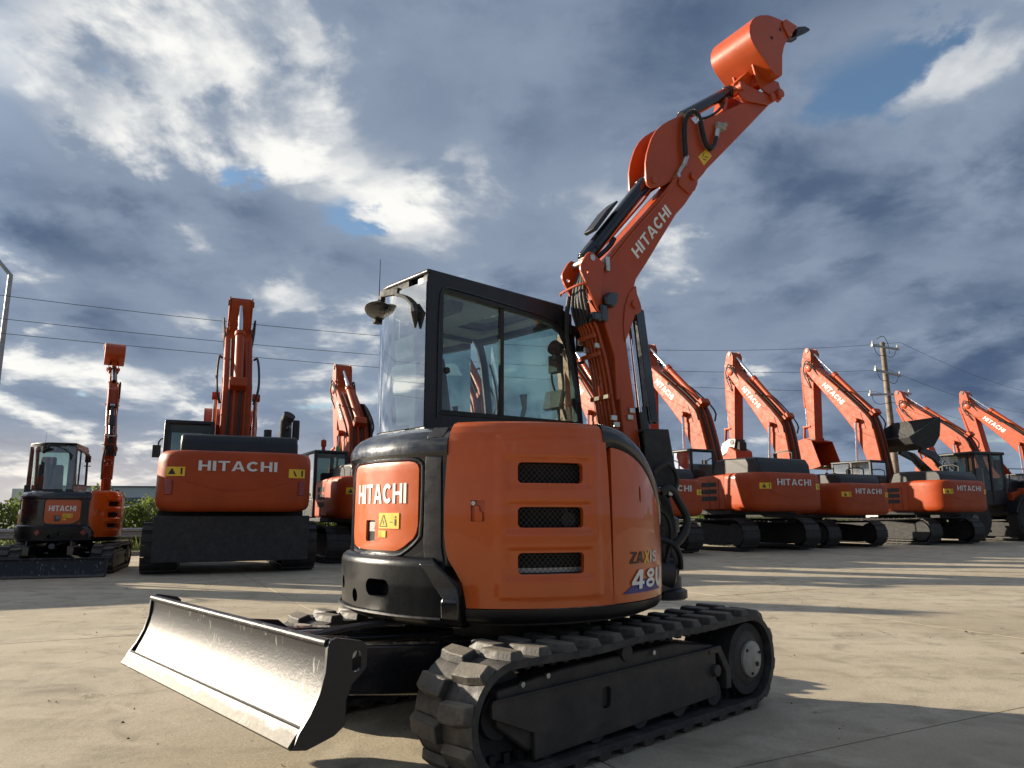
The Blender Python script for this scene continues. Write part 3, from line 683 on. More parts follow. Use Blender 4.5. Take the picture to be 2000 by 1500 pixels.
for side_ in (-1, 1):
    yc = side_*.783
    tk = belt(PATH, yc-.2, yc+.2, .034).build('track', 'rubber', EX, angle=25)
    for col, me, ph in ((1, lugA, 0.0), (-1, lugB, .5)):
        fr, L = path_frames(PATH, 32, ph)
        for p, tg, nr in fr:
            o = bpy.data.objects.new('tread_block', me); COL.objects.link(o); o.parent = tk
            # outward normal points away from the track centre
            nr2 = nr if (p-Vector((0, .29))).dot(nr) > 0 else -nr
            X_ = Vector((tg.x, 0, tg.y)); Z_ = Vector((nr2.x, 0, nr2.y)); Y_ = Z_.cross(X_)
            if Y_.y < 0: X_ = -X_; Y_ = Z_.cross(X_)
            M_ = Matrix((X_, Y_, Z_)).transposed().to_4x4(); M_.translation = (p.x, yc+col*.003, p.y); o.matrix_local = M_
            md = None
    # inner guide teeth of the belt seen along the lower run
    fr, L = path_frames(PATH, 64, .25); mb = MB()
    for p, tg, nr in fr:
        nr2 = nr if (p-Vector((0, .29))).dot(nr) > 0 else -nr; q_ = p-nr2*.055
        rot = Matrix.Rotation(-math.atan2(tg.y, tg.x), 3, 'Y')
        for dy in (-.055, .055): mb.box((q_.x, yc+dy, q_.y), (.035, .03, .045), rot)
    mb.build('guide_teeth', 'track_steel', tk)
    so = yc+side_*.155                      # outer plane of the frame
    fn = lambda a, b, d: (a, so+d*side_, b)
    mb = MB(); mb.prism([(-.80, .085), (.665, .128), (.665, .388), (.05, .378), (-1.05, .362), (-1.05, .30), (-.80, .20)], -.022, 0, fn)
    tf = mb.build('track_frame', 'frame_steel', EX, bevel=.004)
    cm = MB(); cm.prism(rrect(-.306, .27, .068, .10, .026), -.1, .1, fn); cut(tf, cm)
    mb = MB(); mb.prism([(-.82, .12), (.665, .14), (.70, .40), (.30, .455), (-.60, .440), (-1.0, .40), (-1.0, .25)], -.29, -.024, fn); mb.build('frame_beam', 'frame_steel', tf, bevel=.012)
    mb = MB(); mb.prism([(.60, .395), (.715, .398), (.812, .255), (.812, .15), (.76, .15), (.76, .245), (.685, .36), (.60, .36)], -.05, .006, fn); mb.build('drive_guard', 'frame_steel', tf, bevel=.004)
    mb = MB(); mb.cyl((.640, so-side_*.02, .27), (.640, so+side_*.03, .27), .034, n=16); mb.build('guard_boss', 'frame_steel', tf, bevel=.006)
    mb = MB(); mb.tube([(-1.05+1.715*i/20, so+side_*.002, .366+.022*i/20) for i in range(21)], .006, 6); mb.build('frame_edge', 'frame_steel', tf)
    # sprocket with final drive cover
    mb = MB(); mb.cyl((SX, yc-.16, SZ), (SX, yc+.13*side_ if side_ > 0 else yc+.16, SZ), .205, n=40)
    for i in range(20):
        a = 2*math.pi*i/20; mb.box((SX+.205*math.cos(a), yc, SZ+.205*math.sin(a)), (.035, .05, .03), Matrix.Rotation(-a, 3, 'Y'))
    mb.build('drive_sprocket', 'black_matte', EX)
    mb = MB(); mb.lathe([(.175, -.02), (.175, .0), (.150, .02), (.112, .026), (.112, .03)], (SX+.01, so-side_*.01, SZ), (0, side_, 0), 40); dv = mb.build('final_drive', 'frame_steel', EX, bevel=.004)
    mb = MB(); mb.lathe([(.104, .03), (.104, .044), (.098, .048), (0, .048)], (SX+.01, so-side_*.01, SZ-.002), (0, side_, 0), 40); mb.build('drive_cover', 'disc_grey', dv)
    mb = MB()
    for i in range(3):
        a = R(20+120*i); mb.cyl((SX+.01+.085*math.cos(a), so+side_*.030, SZ+.085*math.sin(a)), (SX+.01+.085*math.cos(a), so+side_*.046, SZ+.085*math.sin(a)), .009, n=6)
    mb.cyl((SX+.055, so+side_*.03, SZ-.035), (SX+.055, so+side_*.045, SZ-.035), .014, n=8); mb.build('cover_bolt', 'black_matte', dv)
    # idler and rollers
    mb = MB(); mb.lathe([(.06, -.09), (.10, -.09), (.10, -.05), (.205, -.05), (.205, .05), (.10, .05), (.10, .09), (.06, .09)], (IX, yc, IZ), (0, side_, 0), 36); mb.build('idler', 'black_matte', EX, bevel=.004)
    for i in range(5):
        mb = MB(); mb.lathe([(.03, -.15), (.070, -.15), (.070, -.06), (.05, -.06), (.05, .06), (.070, .06), (.070, .15), (.03, .15)], (-.72+.34*i, yc, .148), (0, 1, 0), 20); mb.build('track_roller', 'black_matte', EX)
    mb = MB(); mb.lathe([(.02, -.14), (.042, -.14), (.042, .14), (.02, .14)], (-.12, yc, .455), (0, 1, 0), 20); mb.box((-.12, yc-side_*.1, .42), (.05, .06, .08)); mb.build('carrier_roller', 'frame_steel', EX)
    # scattered bolts on the beam
    mb = MB()
    for x, z in ((-.86, .41), (-.70, .425), (.1, .43)): mb.cyl((x, so-side_*.026, z), (x, so-side_*.010, z), .013, n=6)
    mb.build('frame_bolt', 'zinc', tf)
# ---------------- dozer blade
BW = .975
prof_f = [(-1.952, .405), (-1.930, .440), (-1.905, .485), (-1.882, .535), (-1.866, .59), (-1.858, .64), (-1.857, .680), (-1.866, .703)]
prof_b = [(-1.850, .716), (-1.828, .712), (-1.822, .69), (-1.830, .63), (-1.842, .57), (-1.865, .50), (-1.895, .44), (-1.920, .395)]
mb = MB(); mb.prism(prof_f+prof_b, -BW, BW, lambda a, b, d: (a, d, b)); 
bl = mb.build('dozer_blade', 'blade_steel', EX, bevel=.004, angle=30)
mb = MB(); mb.tube([(-1.9475, -BW, .4365), (-1.9475, BW, .4365)], .0042, 6); mb.build('edge_joint', 'black_matte', bl)
mb = MB(); mb.prism([(-1.984, .370), (-1.970, .373), (-1.932, .426), (-1.955, .436), (-1.996, .382)], -BW-.004, BW+.004, lambda a, b, d: (a, d, b)); mb.build('cutting_edge', 'blade_steel', bl, bevel=.002)
mb = MB(); mb.tube([(-1.861, -BW, .704), (-1.861, BW, .704)], .0145, 12); mb.build('top_roll', 'blade_steel', bl)
for s in (-1, 1):
    pl = [(-1.868, .690), (-1.862, .712), (-1.835, .722), (-1.730, .700), (-1.708, .684), (-1.708, .610), (-1.720, .592), (-1.764, .556), (-1.787, .505), (-1.789, .420), (-1.832, .392), (-1.933, .366), (-1.985, .375), (-1.962, .425), (-1.925, .475), (-1.892, .540), (-1.873, .61)]
    mb = MB(); mb.prism(pl, 0, .020, lambda a, b, d, s=s: (a, s*(BW+d), b)); ep = mb.build('end_plate', 'black_satin', bl, bevel=.003)
    cm = MB(); cm.prism(rrect(-1.750, .632, .036, .072, .016), -.1, .1, lambda a, b, d, s=s: (a, s*(BW+d), b)); cut(ep, cm)
for s in (-1, 1):
    y = s*.36
    mb = MB(); mb.prism([(-1.84, .40), (-1.84, .56), (-1.55, .585), (-.60, .500), (-.48, .42), (-.55, .30), (-1.0, .30), (-1.55, .385)], y-.055, y+.055, lambda a, b, d: (a, d, b)); ba = mb.build('blade_arm', 'black_gloss', EX, bevel=.010)
    mb = MB(); mb.cyl((-.52, y-.09, .385), (-.52, y+.09, .385), .04, n=18); mb.build('pivot_pin', 'zinc', ba)
    mb = MB(); mb.prism([(-1.82, .56), (-1.82, .66), (-1.42, .61), (-1.36, .565)], y-.012, y+.012, lambda a, b, d: (a, d, b)); mb.build('gusset', 'black_gloss', ba, bevel=.003)
    mb = MB(); mb.lathe([(0, 0), (.028, 0), (.032, .006), (.032, .02)], (-1.45, y+s*.060, .555), (0, s, 0), 16); mb.build('arm_bolt', 'zinc', ba)
mb = MB(); mb.box((-1.60, 0, .47), (.10, .70, .12)); mb.box((-1.79, 0, .55), (.06, 1.5, .10)); mb.build('blade_crossbar', 'black_satin', EX, bevel=.01)
mb = MB(); mb.cyl((-1.60, 0, .56), (-.95, 0, .52), .050, n=20); mb.cyl((-.96, 0, .52), (-.55, 0, .50), .028, n=16); mb.build('blade_cylinder', 'black_gloss', EX)
mb = MB()
for dy in (-.09, -.13): mb.tube([(-.5, dy, .56), (-.85, dy, .60), (-1.2, dy+.02, .61), (-1.45, dy+.05, .58)], .012, 8, 2)
mb.build('blade_hose', 'hose', EX)

# grit and small debris lying on the slabs: too small to pick apart
mb = MB(); rnd = random.Random(21)
for _ in range(320):
    y = 2.2+rnd.random()**1.6*9; x = rnd.uniform(-.75, .75)*y; s_ = rnd.uniform(.004, .014)*(1 if rnd.random() < .9 else 1.9); p = Vector((x, y, s_*.3))
    mb.add([p+Vector((rnd.uniform(-1, 1), rnd.uniform(-1, 1), 0))*s_ for _k in range(3)]+[p+Vector((0, 0, s_*rnd.uniform(.4, 1.0)))], [(0, 1, 2), (0, 1, 3), (1, 2, 3), (2, 0, 3)])
gt = mb.build('grit', 'bark'); gt['kind'] = 'stuff'; gt['label'] = 'loose grit scattered over the concrete slabs'
# ---------------- cab
YR = -.094
plan = [(-.826, YR), (-.824, .34), (-.812, .405), (-.775, .475), (-.70, .57), (-.57, .695), (-.40, .80), (-.20, .87), (.05, .90), (.30, .90)]
xz = lambda y0, s=1: (lambda a, b, d: (a, y0+d*s, b))
mb = MB(); mb.prism([(-.826, 1.23), (-.826, 2.520), (-.815, 2.542), (-.79, 2.550), (.20, 2.560), (.30, 2.545), (.365, 2.505), (.400, 2.45), (.425, 2.35), (.475, 1.98), (.555, 1.30), (.555, 1.23)], 0, .052, xz(YR))
cab = mb.build('cab', 'black_satin', EX, bevel=.007, seg=3)
cm = MB(); cm.prism([(-.705, 1.745), (.446, 1.772), (.420, 2.02), (.397, 2.205), (.372, 2.29), (.305, 2.375), (.20, 2.413), (.10, 2.424), (-.705, 2.455)], -.1, .2, xz(YR)); cut(cab, cm)
# corner post and inner lips
mb = MB(); mb.prism(rrect(-.775, YR+.065, .100, .120, .035, 5), 1.25, 2.52, lambda a, b, d: (a, b, d)); mb.build('corner_post', 'black_satin', cab)
mb = MB(); mb.prism([(-.735, 1.715), (.452, 1.742), (.446, 1.772), (-.705, 1.745)], .0, .03, lambda a, b, d: (a, YR-.006+d, b)); mb.build('window_sill', 'black_matte', cab, bevel=.003)
mb = MB(); mb.tube([(-.742, YR-.002, 1.70), (-.742, YR-.002, 2.40), (-.72, YR-.002, 2.468), (-.66, YR-.002, 2.482), (.10, YR-.002, 2.455), (.26, YR-.002, 2.43), (.36, YR-.002, 2.37)], .007, 6, 2); mb.build('door_seam', 'black_gloss', cab)
# right windows: two sliding panes, mullion
def pane(name, pts, mtl='cab_glass'):
    m_ = MB(); m_.add(pts, [tuple(range(len(pts)))]); return m_.build(name, mtl, cab)
pane('window', [(-.715, YR+.030, 1.735), (-.215, YR+.030, 1.747), (-.215, YR+.030, 2.44), (-.715, YR+.030, 2.465)])
pane('window', [(-.245, YR+.020, 1.745), (.456, YR+.020, 1.762), (.43, YR+.020, 2.0), (.405, YR+.020, 2.205), (.38, YR+.020, 2.295), (.31, YR+.020, 2.385), (.10, YR+.020, 2.43), (-.245, YR+.020, 2.445)])
mb = MB(); mb.box((-.232, YR+.026, 2.095), (.030, .022, .69)); mb.build('mullion', 'black_matte', cab, bevel=.003)
mb = MB(); mb.cyl((-.655, YR+.02, 1.985), (-.655, YR+.055, 1.985), .020, n=12); mb.box((-.69, YR+.04, 1.985), (.035, .012, .03)); mb.build('window_knob', 'black_matte', cab, bevel=.004)
# rear: glass wraps round the corner, rails above and below
def wall(pl, z0, z1, th, name, mtl, **kw):
    n = len(pl); inn = []
    for i in range(n):
        a, b = Vector(pl[max(i-1, 0)]), Vector(pl[min(i+1, n-1)]); t = (b-a).normalized(); inn.append(Vector(pl[i])+Vector((t.y, -t.x))*th)
    m_ = MB(); m_.slab([[(x, y, z) for x, y in pl] for z in (z0, z1)], [[(p.x, p.y, z) for p in inn] for z in (z0, z1)]); return m_.build(name, mtl, cab, **kw)
rearp = [(-.826, -.088)]+[(-.825, .1), (-.824, .22)]+plan[1:7]
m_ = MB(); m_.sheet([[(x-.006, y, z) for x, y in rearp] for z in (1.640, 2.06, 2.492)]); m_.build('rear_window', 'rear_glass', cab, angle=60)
wall(rearp[1:], 2.49, 2.535, .035, 'rear_header', 'black_matte', bevel=.003)
wall(rearp[1:], 1.23, 1.665, .03, 'rear_wall', 'black_satin', bevel=.006)
leftp = plan[6:]
wall(leftp, 2.46, 2.535, .035, 'left_header', 'black_satin', bevel=.006)
wall(leftp, 1.23, 1.62, .03, 'door_panel', 'black_satin', bevel=.006)
m_ = MB(); m_.sheet([[(x, y-.012, z) for x, y in leftp] for z in (1.61, 2.47)]); m_.build('door_window', 'cab_glass', cab, angle=60)
mb = MB(); mb.tube([(-.40, .785, 1.25), (-.40, .785, 2.5)], .035, 10); mb.build('door_pillar', 'black_satin', cab)
mb = MB(); mb.tube([(.545, .86, 1.25), (.46, .865, 2.0), (.40, .865, 2.40), (.32, .865, 2.52)], .032, 10, 1); mb.build('front_pillar', 'black_satin', cab)
mb = MB(); mb.box((.555, .38, 1.33), (.04, .95, .20)); mb.build('front_sill', 'black_satin', cab, bevel=.01)
mb = MB(); mb.box((.375, .38, 2.485), (.05, .95, .07)); mb.build('front_header', 'black_satin', cab, bevel=.01)
pane('windscreen', [(.545, -.05, 1.42), (.545, .85, 1.42), (.41, .85, 2.46), (.41, -.05, 2.46)])
mb = MB(); mb.box((.555, .87, 1.425), (.03, .03, .35)); mb.build('door_corner', 'black_satin', cab)
wall([(.30, .90), (.56, .885)], 1.23, 1.42, .03, 'door_foot', 'black_satin')
# roof with a skylight
rf = plan[:-1]+[(.30, .895), (.355, .85), (.37, .6), (.372, .1), (.355, -.05), (.32, YR)]
mb = MB(); mb.prism(rf, 2.537, 2.568, lambda a, b, d: (a, b, d)); roof = mb.build('roof', 'black_satin', cab, bevel=.014, seg=3)
cm = MB(); cm.prism(rrect(.12, .38, .30, .66, .05), 2.4, 2.7, lambda a, b, d: (a, b, d)); cut(roof, cm)
pane('skylight', [(-.04, .04, 2.55), (.28, .04, 2.55), (.28, .72, 2.55), (-.04, .72, 2.55)])
mb = MB(); ins = [(x*.95, .38+(y-.38)*.93) for x, y in rf]; mb.prism(ins, 2.490, 2.520, lambda a, b, d: (a, b, d)); hlin = mb.build('headliner', 'liner', cab, bevel=.01)
cm = MB(); cm.prism(rrect(.12, .38, .30, .66, .05), 2.4, 2.7, lambda a, b, d: (a, b, d)); cut(hlin, cm)
mb = MB(); mb.prism([(-.50, 2.49), (-.38, 2.49), (-.40, 2.43), (-.46, 2.40)], .12, .34, lambda a, b, d: (a, d, b)); mb.build('roof_speaker', 'black_matte', cab, bevel=.01)
# seat and controls
mb = MB(); mb.box((-.20, .40, 1.56), (.52, .50, .14)); mb.build('seat_cushion', 'seat_cloth', cab, bevel=.045, seg=4)
mb = MB(); mb.box((-.50, .40, 1.86), (.13, .48, .56), Matrix.Rotation(R(-10), 3, 'Y')); mb.build('seat_back', 'seat_cloth', cab, bevel=.05, seg=4)
mb = MB(); mb.box((-.585, .42, 2.20), (.09, .27, .18), Matrix.Rotation(R(-8), 3, 'Y')); mb.build('headrest', 'seat_cloth', cab, bevel=.04, seg=4)
mb = MB(); mb.box((-.20, .02, 1.62), (.60, .14, .22)); mb.box((-.20, .76, 1.62), (.60, .14, .22)); mb.box((-.1, .4, 1.35), (.9, .9, .22)); mb.build('console', 'black_matte', cab, bevel=.02)
mb = MB()
for y in (.03, .76): mb.tube([(.02, y, 1.72), (.06, y, 1.84), (.05, y, 1.93)], [.014, .016, .026], 10)
mb.build('control_lever', 'black_matte', cab)
mb = MB(); mb.box((.33, .02, 1.92), (.04, .16, .13), Matrix.Rotation(R(15), 3, 'Y')); mb.tube([(.36, -.01, 1.5), (.36, .01, 1.9)], .012, 8); mb.build('monitor', 'black_matte', cab, bevel=.01)
mb = MB(); mb.tube([(.40, .02, 2.20), (.42, .01, 2.02), (.41, .03, 1.92), (.45, .02, 1.80)], .010, 8, 2); mb.tube([(.36, .05, 2.25), (.37, .09, 2.1), (.42, .09, 1.98), (.45, .04, 1.9)], .008, 8, 2); mb.build('cab_cable', 'hose', cab)
mb = MB(); mb.cyl((.30, .0, 2.29), (.36, .0, 2.27), .052, n=18); mb.box((.34, .01, 2.17), (.06, .09, .12)); mb.build('cab_lamp', 'black_matte', cab, bevel=.006)
mb = MB(); mb.box((.49, .80, 1.56), (.06, .04, .16)); mb.tube([(.48, .78, 1.5), (.44, .72, 1.8), (.45, .75, 2.1), (.42, .8, 2.3)], .008, 8, 2); mb.build('wiper', 'black_matte', cab)
# mirror, bracket and aerial at the rear left roof corner
mb = MB(); mb.box((-.815, .30, 2.505), (.05, .20, .045), Matrix.Rotation(R(8), 3, 'X')); mb.cyl((-.83, .40, 2.475), (-.83, .46, 2.455), .018, n=10); mb.cyl((-.84, .40, 2.49), (-.80, .40, 2.49), .022, n=12); mb.build('mirror_bracket', 'black_matte', cab, bevel=.006)
mb = MB(); mb.lathe([(0, -.018), (.075, -.014), (.098, .0), (.090, .010), (0, .014)], (-.835, .395, 2.405), (.35, .25, 1), 28); mb.v = [(x, y, z) for x, y, z in mb.v]; mb.build('rear_mirror', 'black_gloss', cab, angle=50)
mb = MB(); mb.box((-.80, .480, 2.42), (.05, .045, .15)); mb.build('marker_lamp', 'black_matte', cab, bevel=.010)
mb = MB(); mb.cyl((-.80, .468, 2.47), (-.80, .468, 2.775), .0035, .002, n=6); mb.build('aerial', 'black_satin', cab)
mb = MB(); mb.tube([(-.835, .22, 2.475), (-.845, .10, 2.43), (-.85, .02, 2.36)], .011, 8, 2); mb.tube([(-.852, .02, 2.37), (-.852, -.01, 2.31), (-.85, -.012, 2.22)], [.012, .030, .006], 8); mb.build('rear_wiper', 'black_matte', cab)
mb = MB(); mb.box((.415, YR+.01, 2.40), (.10, .05, .07)); mb.box((.47, YR-.01, 2.33), (.05, .05, .14)); mb.cyl((.44, YR-.035, 2.30), (.44, YR+.0, 2.30), .012, n=8); mb.cyl((.46, YR-.045, 2.18), (.46, YR, 2.18), .012, n=8); mb.build('cab_bracket', 'black_satin', cab, bevel=.006)

# ---------------- swing post, boom, arm, bucket (boom swung 12 degrees to the right)
PX, PY, BE = .97, -.36, R(12)
def BM(u, z, v=0.0): return (PX+u*math.cos(BE)+v*math.sin(BE), PY-u*math.sin(BE)+v*math.cos(BE), z)
bfn = lambda a, b, d: BM(a, b, d)
def bpr(poly, v0, v1, name, mtl, parent=EX, bevel=.006, **kw):
    m_ = MB(); m_.prism(poly, v0, v1, bfn); return m_.build(name, mtl, parent, bevel=bevel, **kw)
def bbox(u, z, v, d, m_):           # box aligned to the boom frame
    m_.box(BM(u, z, v), d, Matrix.Rotation(-BE, 3, 'Z')); return m_
mb = MB(); mb.cyl((.70, -.30, .78), (.97, -.36, .78), .16, n=24); mb.box((.80, -.32, .86), (.34, .30, .44)); mb.build('swing_bracket', 'black_satin', EX, bevel=.02)
mb = MB(); mb.lathe([(.10, .64), (.125, .66), (.125, .74), (.10, .76), (.095, 1.02), (.125, 1.04), (.125, 1.12), (.10, 1.14)], (PX, PY, 0), (0, 0, 1), 28)
post = mb.build('swing_post', 'black_satin', EX, bevel=.008)
bpr([(-.14, .70), (.02, .72), (.06, .86), (.02, 1.10), (-.03, 1.28), (-.12, 1.32), (-.24, 1.25), (-.24, .95)], -.13, -.085, 'post_plate', 'black_satin', post)
bpr([(-.14, .70), (.02, .72), (.06, .86), (.02, 1.10), (-.03, 1.28), (-.12, 1.32), (-.24, 1.25), (-.24, .95)], .085, .13, 'post_plate', 'black_satin', post)
mb = MB(); mb.lathe([(.135, .60), (.150, .61), (.150, .655), (.135, .665)], (PX-.01, PY-.02, 0), (0, 0, 1), 30); mb.build('post_foot', 'black_satin', post)
bpr([(-.26, 1.70), (-.045, 1.722), (.024, 1.335), (-.105, 1.285), (-.25, 1.30)], -.165, -.150, 'foot_guard', 'black_matte', EX)
bpr([(-.26, 1.70), (-.245, 1.715), (-.06, 1.722), (-.06, 1.70)], -.15, .16, 'foot_guard', 'black_matte', EX)
outline = [(-.13, 1.02), (-.215, 1.45), (-.251, 1.723), (-.300, 2.08), (-.344, 2.425), (-.322, 2.468), (-.258, 2.510), (-.222, 2.530), (-.205, 2.556), (-.211, 2.588), (-.236, 2.650), (-.243, 2.719), (-.228, 2.768), (-.13, 2.90), (.011, 3.103), (.175, 3.336), (.258, 3.422), (.352, 3.544), (.388, 3.60), (.398, 3.65), (.385, 3.70), (.345, 3.735), (.29, 3.735), (.25, 3.70), (.204, 3.633), (.124, 3.548), (-.012, 3.401), (-.521, 2.831), (-.570, 2.795), (-.605, 2.735), (-.594, 2.645), (-.512, 2.428), (-.425, 2.1), (-.382, 1.716), (-.335, 1.40), (-.27, 1.03), (-.20, .97)]
boom = bpr(outline, -.095, .095, 'boom', 'orange_boom', EX, .012, seg=3)
for s in (-1, 1):
    lug = [(-.670, 2.862), (-.645, 2.886), (-.610, 2.882), (-.560, 2.845), (-.52, 2.82), (-.545, 2.70), (-.555, 2.62), (-.50, 2.43), (-.42, 2.17), (-.42, 1.9), (-.445, 1.9), (-.455, 2.19), (-.549, 2.454), (-.605, 2.528), (-.650, 2.62), (-.676, 2.665), (-.716, 2.735), (-.722, 2.765), (-.712, 2.795)]
    lp = bpr(lug, s*.097, s*.118, 'boom_lug', 'orange_boom', boom, .004)
    cm = MB(); cm.cyl(BM(-.672, 2.740, s*.05), BM(-.672, 2.740, s*.2), .014, n=12); cut(lp, cm)
    pv = [(-.35, 2.30), (-.30, 2.40), (-.255, 2.505), (-.207, 2.530), (-.195, 2.56), (-.205, 2.60), (-.232, 2.66), (-.24, 2.72), (-.30, 2.66), (-.345, 2.55), (-.36, 2.42)]
    bpr(pv, s*.094, s*.104, 'pivot_plate', 'orange_boom', boom, .004)
    mb = MB(); mb.lathe([(.028, 0), (.028, .012), (.024, .016), (0, .016)], BM(-.262, 2.577, s*.104), Vector(BM(0, 0, s))-Vector(BM(0, 0, 0)), 18); mb.build('boom_pin', 'orange_boom', boom)
    tp = [(.20, 3.57), (.30, 3.52), (.36, 3.56), (.392, 3.62), (.398, 3.67), (.37, 3.72), (.31, 3.745), (.25, 3.71), (.20, 3.64)]
    bpr(tp, s*.094, s*.108, 'tip_plate', 'orange_boom', boom, .004)
    mb = MB(); mb.lathe([(.030, 0), (.030, .014), (.026, .018), (0, .018)], BM(.340, 3.668, s*.112), Vector(BM(0, 0, s))-Vector(BM(0, 0, 0)), 18); mb.build('boom_pin', 'orange_boom', boom)
mb = MB(); mb.cyl(BM(-.625, 2.845, -.125), BM(-.625, 2.845, .125), .022, n=14); mb.build('cylinder_pin', 'zinc', boom)
mb = MB(); mb.tube([BM(-.70, 2.640, .15), BM(-.72, 2.645, .12), BM(-.705, 2.66, -.08), BM(-.672, 2.655, -.124), BM(-.625, 2.55, -.126), BM(-.58, 2.46, -.124)], .009, 8, 1); mb.build('hose_hoop', 'orange_boom', boom)
p0, p1, p2 = Vector((-.212, 2.918)), Vector((.124, 3.329)), Vector((-.273, 2.976))
lettering('lettering', 'HITACHI', lambda u, v: BM(*(p0+(p1-p0)*u+(p2-p0)*v), -.0985), 'white_print', boom, .11)
# steel pipes and clamps
mb = MB()
for i, (dv, du) in enumerate(((-.085, 0), (-.055, -.012), (-.025, -.018), (.01, -.018), (.045, -.014), (.08, -.008))):
    mb.tube([BM(-.395+du, 1.55, dv), BM(-.440+du, 1.78, dv), BM(-.490+du, 2.12, dv), BM(-.565+du, 2.36, dv), BM(-.60+du, 2.42, dv)], .0105, 8, 1)
mb.build('boom_pipe', 'orange_boom', boom)
for uu, zz in ((-.475, 1.92), (-.545, 2.20), (-.58, 2.32)):
    bbox(uu-.02, zz, 0, (.018, .20, .03), MB()).build('pipe_clamp', 'orange_boom', boom, bevel=.003)
for uu, zz, vv in ((-.308, 1.837, -.103), (-.327, 1.790, -.103), (-.452, 1.78, -.09), (-.44, 1.735, -.10), (-.60, 2.30, .07), (-.585, 2.24, .02), (-.56, 2.26, -.07)): bbox(uu, zz, vv, (.045, .016, .034), MB()).build('pipe_clip', 'zinc', boom, bevel=.003)
bbox(-.497, 2.825, -.112, (.03, .03, .10), MB()).build('pipe_clip', 'zinc', boom, bevel=.003)
mb = MB()
for k_, off_ in enumerate((0.0, .022)):
    mb.tube([BM(-.495+off_*.7, 2.849-off_*.6, -.108-.0*k_), BM(-.281+off_*.7, 3.108-off_*.6, -.108), BM(-.023+off_*.7, 3.388-off_*.6, -.108), BM(.057+off_*.6, 3.482-off_*.3, -.118), BM(.165+off_*.4, 3.62, -.125)], .0095, 8)
mb.build('boom_pipe', 'orange_boom', boom)
mb = MB(); mb.tube([BM(-.33, 3.075, .105), BM(.02, 3.47, .105), BM(.10, 3.57, .105)], .010, 8); mb.build('boom_pipe', 'orange_boom', boom)
mb = MB(); mb.tube([BM(.165, 3.62, -.125), BM(.20, 3.68, -.128), BM(.236, 3.735, -.135)], .013, 8); mb.tube([BM(.23, 3.72, -.135), BM(.262, 3.80, -.138)], .017, 8); mb.cyl(BM(.165, 3.62, -.10), BM(.165, 3.62, -.15), .016, n=10); mb.build('pipe_union', 'zinc', boom)
# rubber hoses round the elbow and on the back of the boom
mb = MB()
for i in range(6):
    vv = -.07+.028*i
    mb.tube([BM(-.615-.006*(i % 2), 2.41, vv), BM(-.645-.012*(i % 3), 2.52, vv*.9), BM(-.655-.01*(i % 2), 2.64, vv*.7), BM(-.63, 2.76, vv*.55), BM(-.57, 2.86, vv*.5)], .012, 8, 2)
mb.tube([BM(-.60, 1.9, .10), BM(-.66, 2.2, .12), BM(-.69, 2.45, .11), BM(-.67, 2.62, .09)], .016, 8, 2)
mb.build('boom_hose', 'hose', boom)
# work lamp on the boom
mb = MB(); mb.prism([(-.545, 2.52), (-.555, 2.57), (-.520, 2.615), (-.440, 2.622), (-.447, 2.56), (-.47, 2.515)], -.16, -.10, bfn); bbox(-.55, 2.47, -.12, (.06, .05, .12), mb); bbox(-.60, 2.44, -.10, (.08, .08, .06), mb); mb.build('work_lamp', 'black_gloss', boom, bevel=.012)
# arm cylinder
mb = MB(); mb.cyl(BM(-.605, 2.872), BM(-.055, 3.545), .054, n=28); mb.cyl(BM(-.075, 3.520), BM(-.045, 3.557), .060, n=28); mb.cyl(BM(-.615, 2.86), BM(-.59, 2.89), .045, n=20)
ac = mb.build('arm_cylinder', 'black_gloss', EX, bevel=.004)
mb = MB(); mb.cyl(BM(-.05, 3.55), BM(-.022, 3.585), .030, n=20); mb.cyl(BM(-.022, 3.59, -.05), BM(-.022, 3.59, .05), .042, n=20); mb.build('piston_rod', 'chrome', ac)
dd = Vector((.55, .673)).normalized(); nn = Vector((-dd.y, dd.x))
q0 = Vector((-.605, 2.872))
gd = [q0+dd*.20+nn*.075, q0+dd*.19+nn*.105, q0+dd*.40+nn*.112, q0+dd*.52+nn*.100, q0+dd*.52+nn*.085]
bpr([tuple(p) for p in gd], -.06, .06, 'cylinder_guard', 'black_satin', ac, .004)
mb = MB(); mb.tube([BM(*(q0+dd*.06-nn*.05), -.05), BM(*(q0+dd*.20-nn*.07), -.055), BM(*(q0+dd*.28-nn*.06), -.05)], .018, 8, 1); mb.cyl(BM(*(q0+dd*.12), -.06), BM(*(q0+dd*.12), .06), .02, n=10); mb.build('cylinder_port', 'black_satin', ac)
# boom cylinder with its black cover
mb = MB(); mb.cyl(BM(-.232, 2.545, -.02), BM(-.165, 1.86, -.02), .027, n=20); mb.build('boom_cylinder_rod', 'chrome', EX)
mb = MB(); mb.cyl(BM(-.168, 1.88, -.02), BM(-.075, 1.12, -.02), .052, n=24); mb.build('boom_cylinder', 'black_gloss', EX, bevel=.004)
m_ = MB(); m_.prism([(-.232, 2.540), (-.205, 2.570), (-.160, 2.555), (-.060, 1.770), (-.125, 1.79)], -.085, -.075, bfn); m_.prism([(-.160, 2.555), (-.060, 1.770), (-.068, 1.768), (-.168, 2.550)], -.075, .06, bfn); m_.build('cylinder_cover', 'black_gloss', EX, bevel=.003)
mb = MB(); mb.tube([BM(-.262, 2.44, -.06), BM(-.196, 1.84, -.06)], .010, 8); mb.build('chrome_pipe', 'chrome', EX)
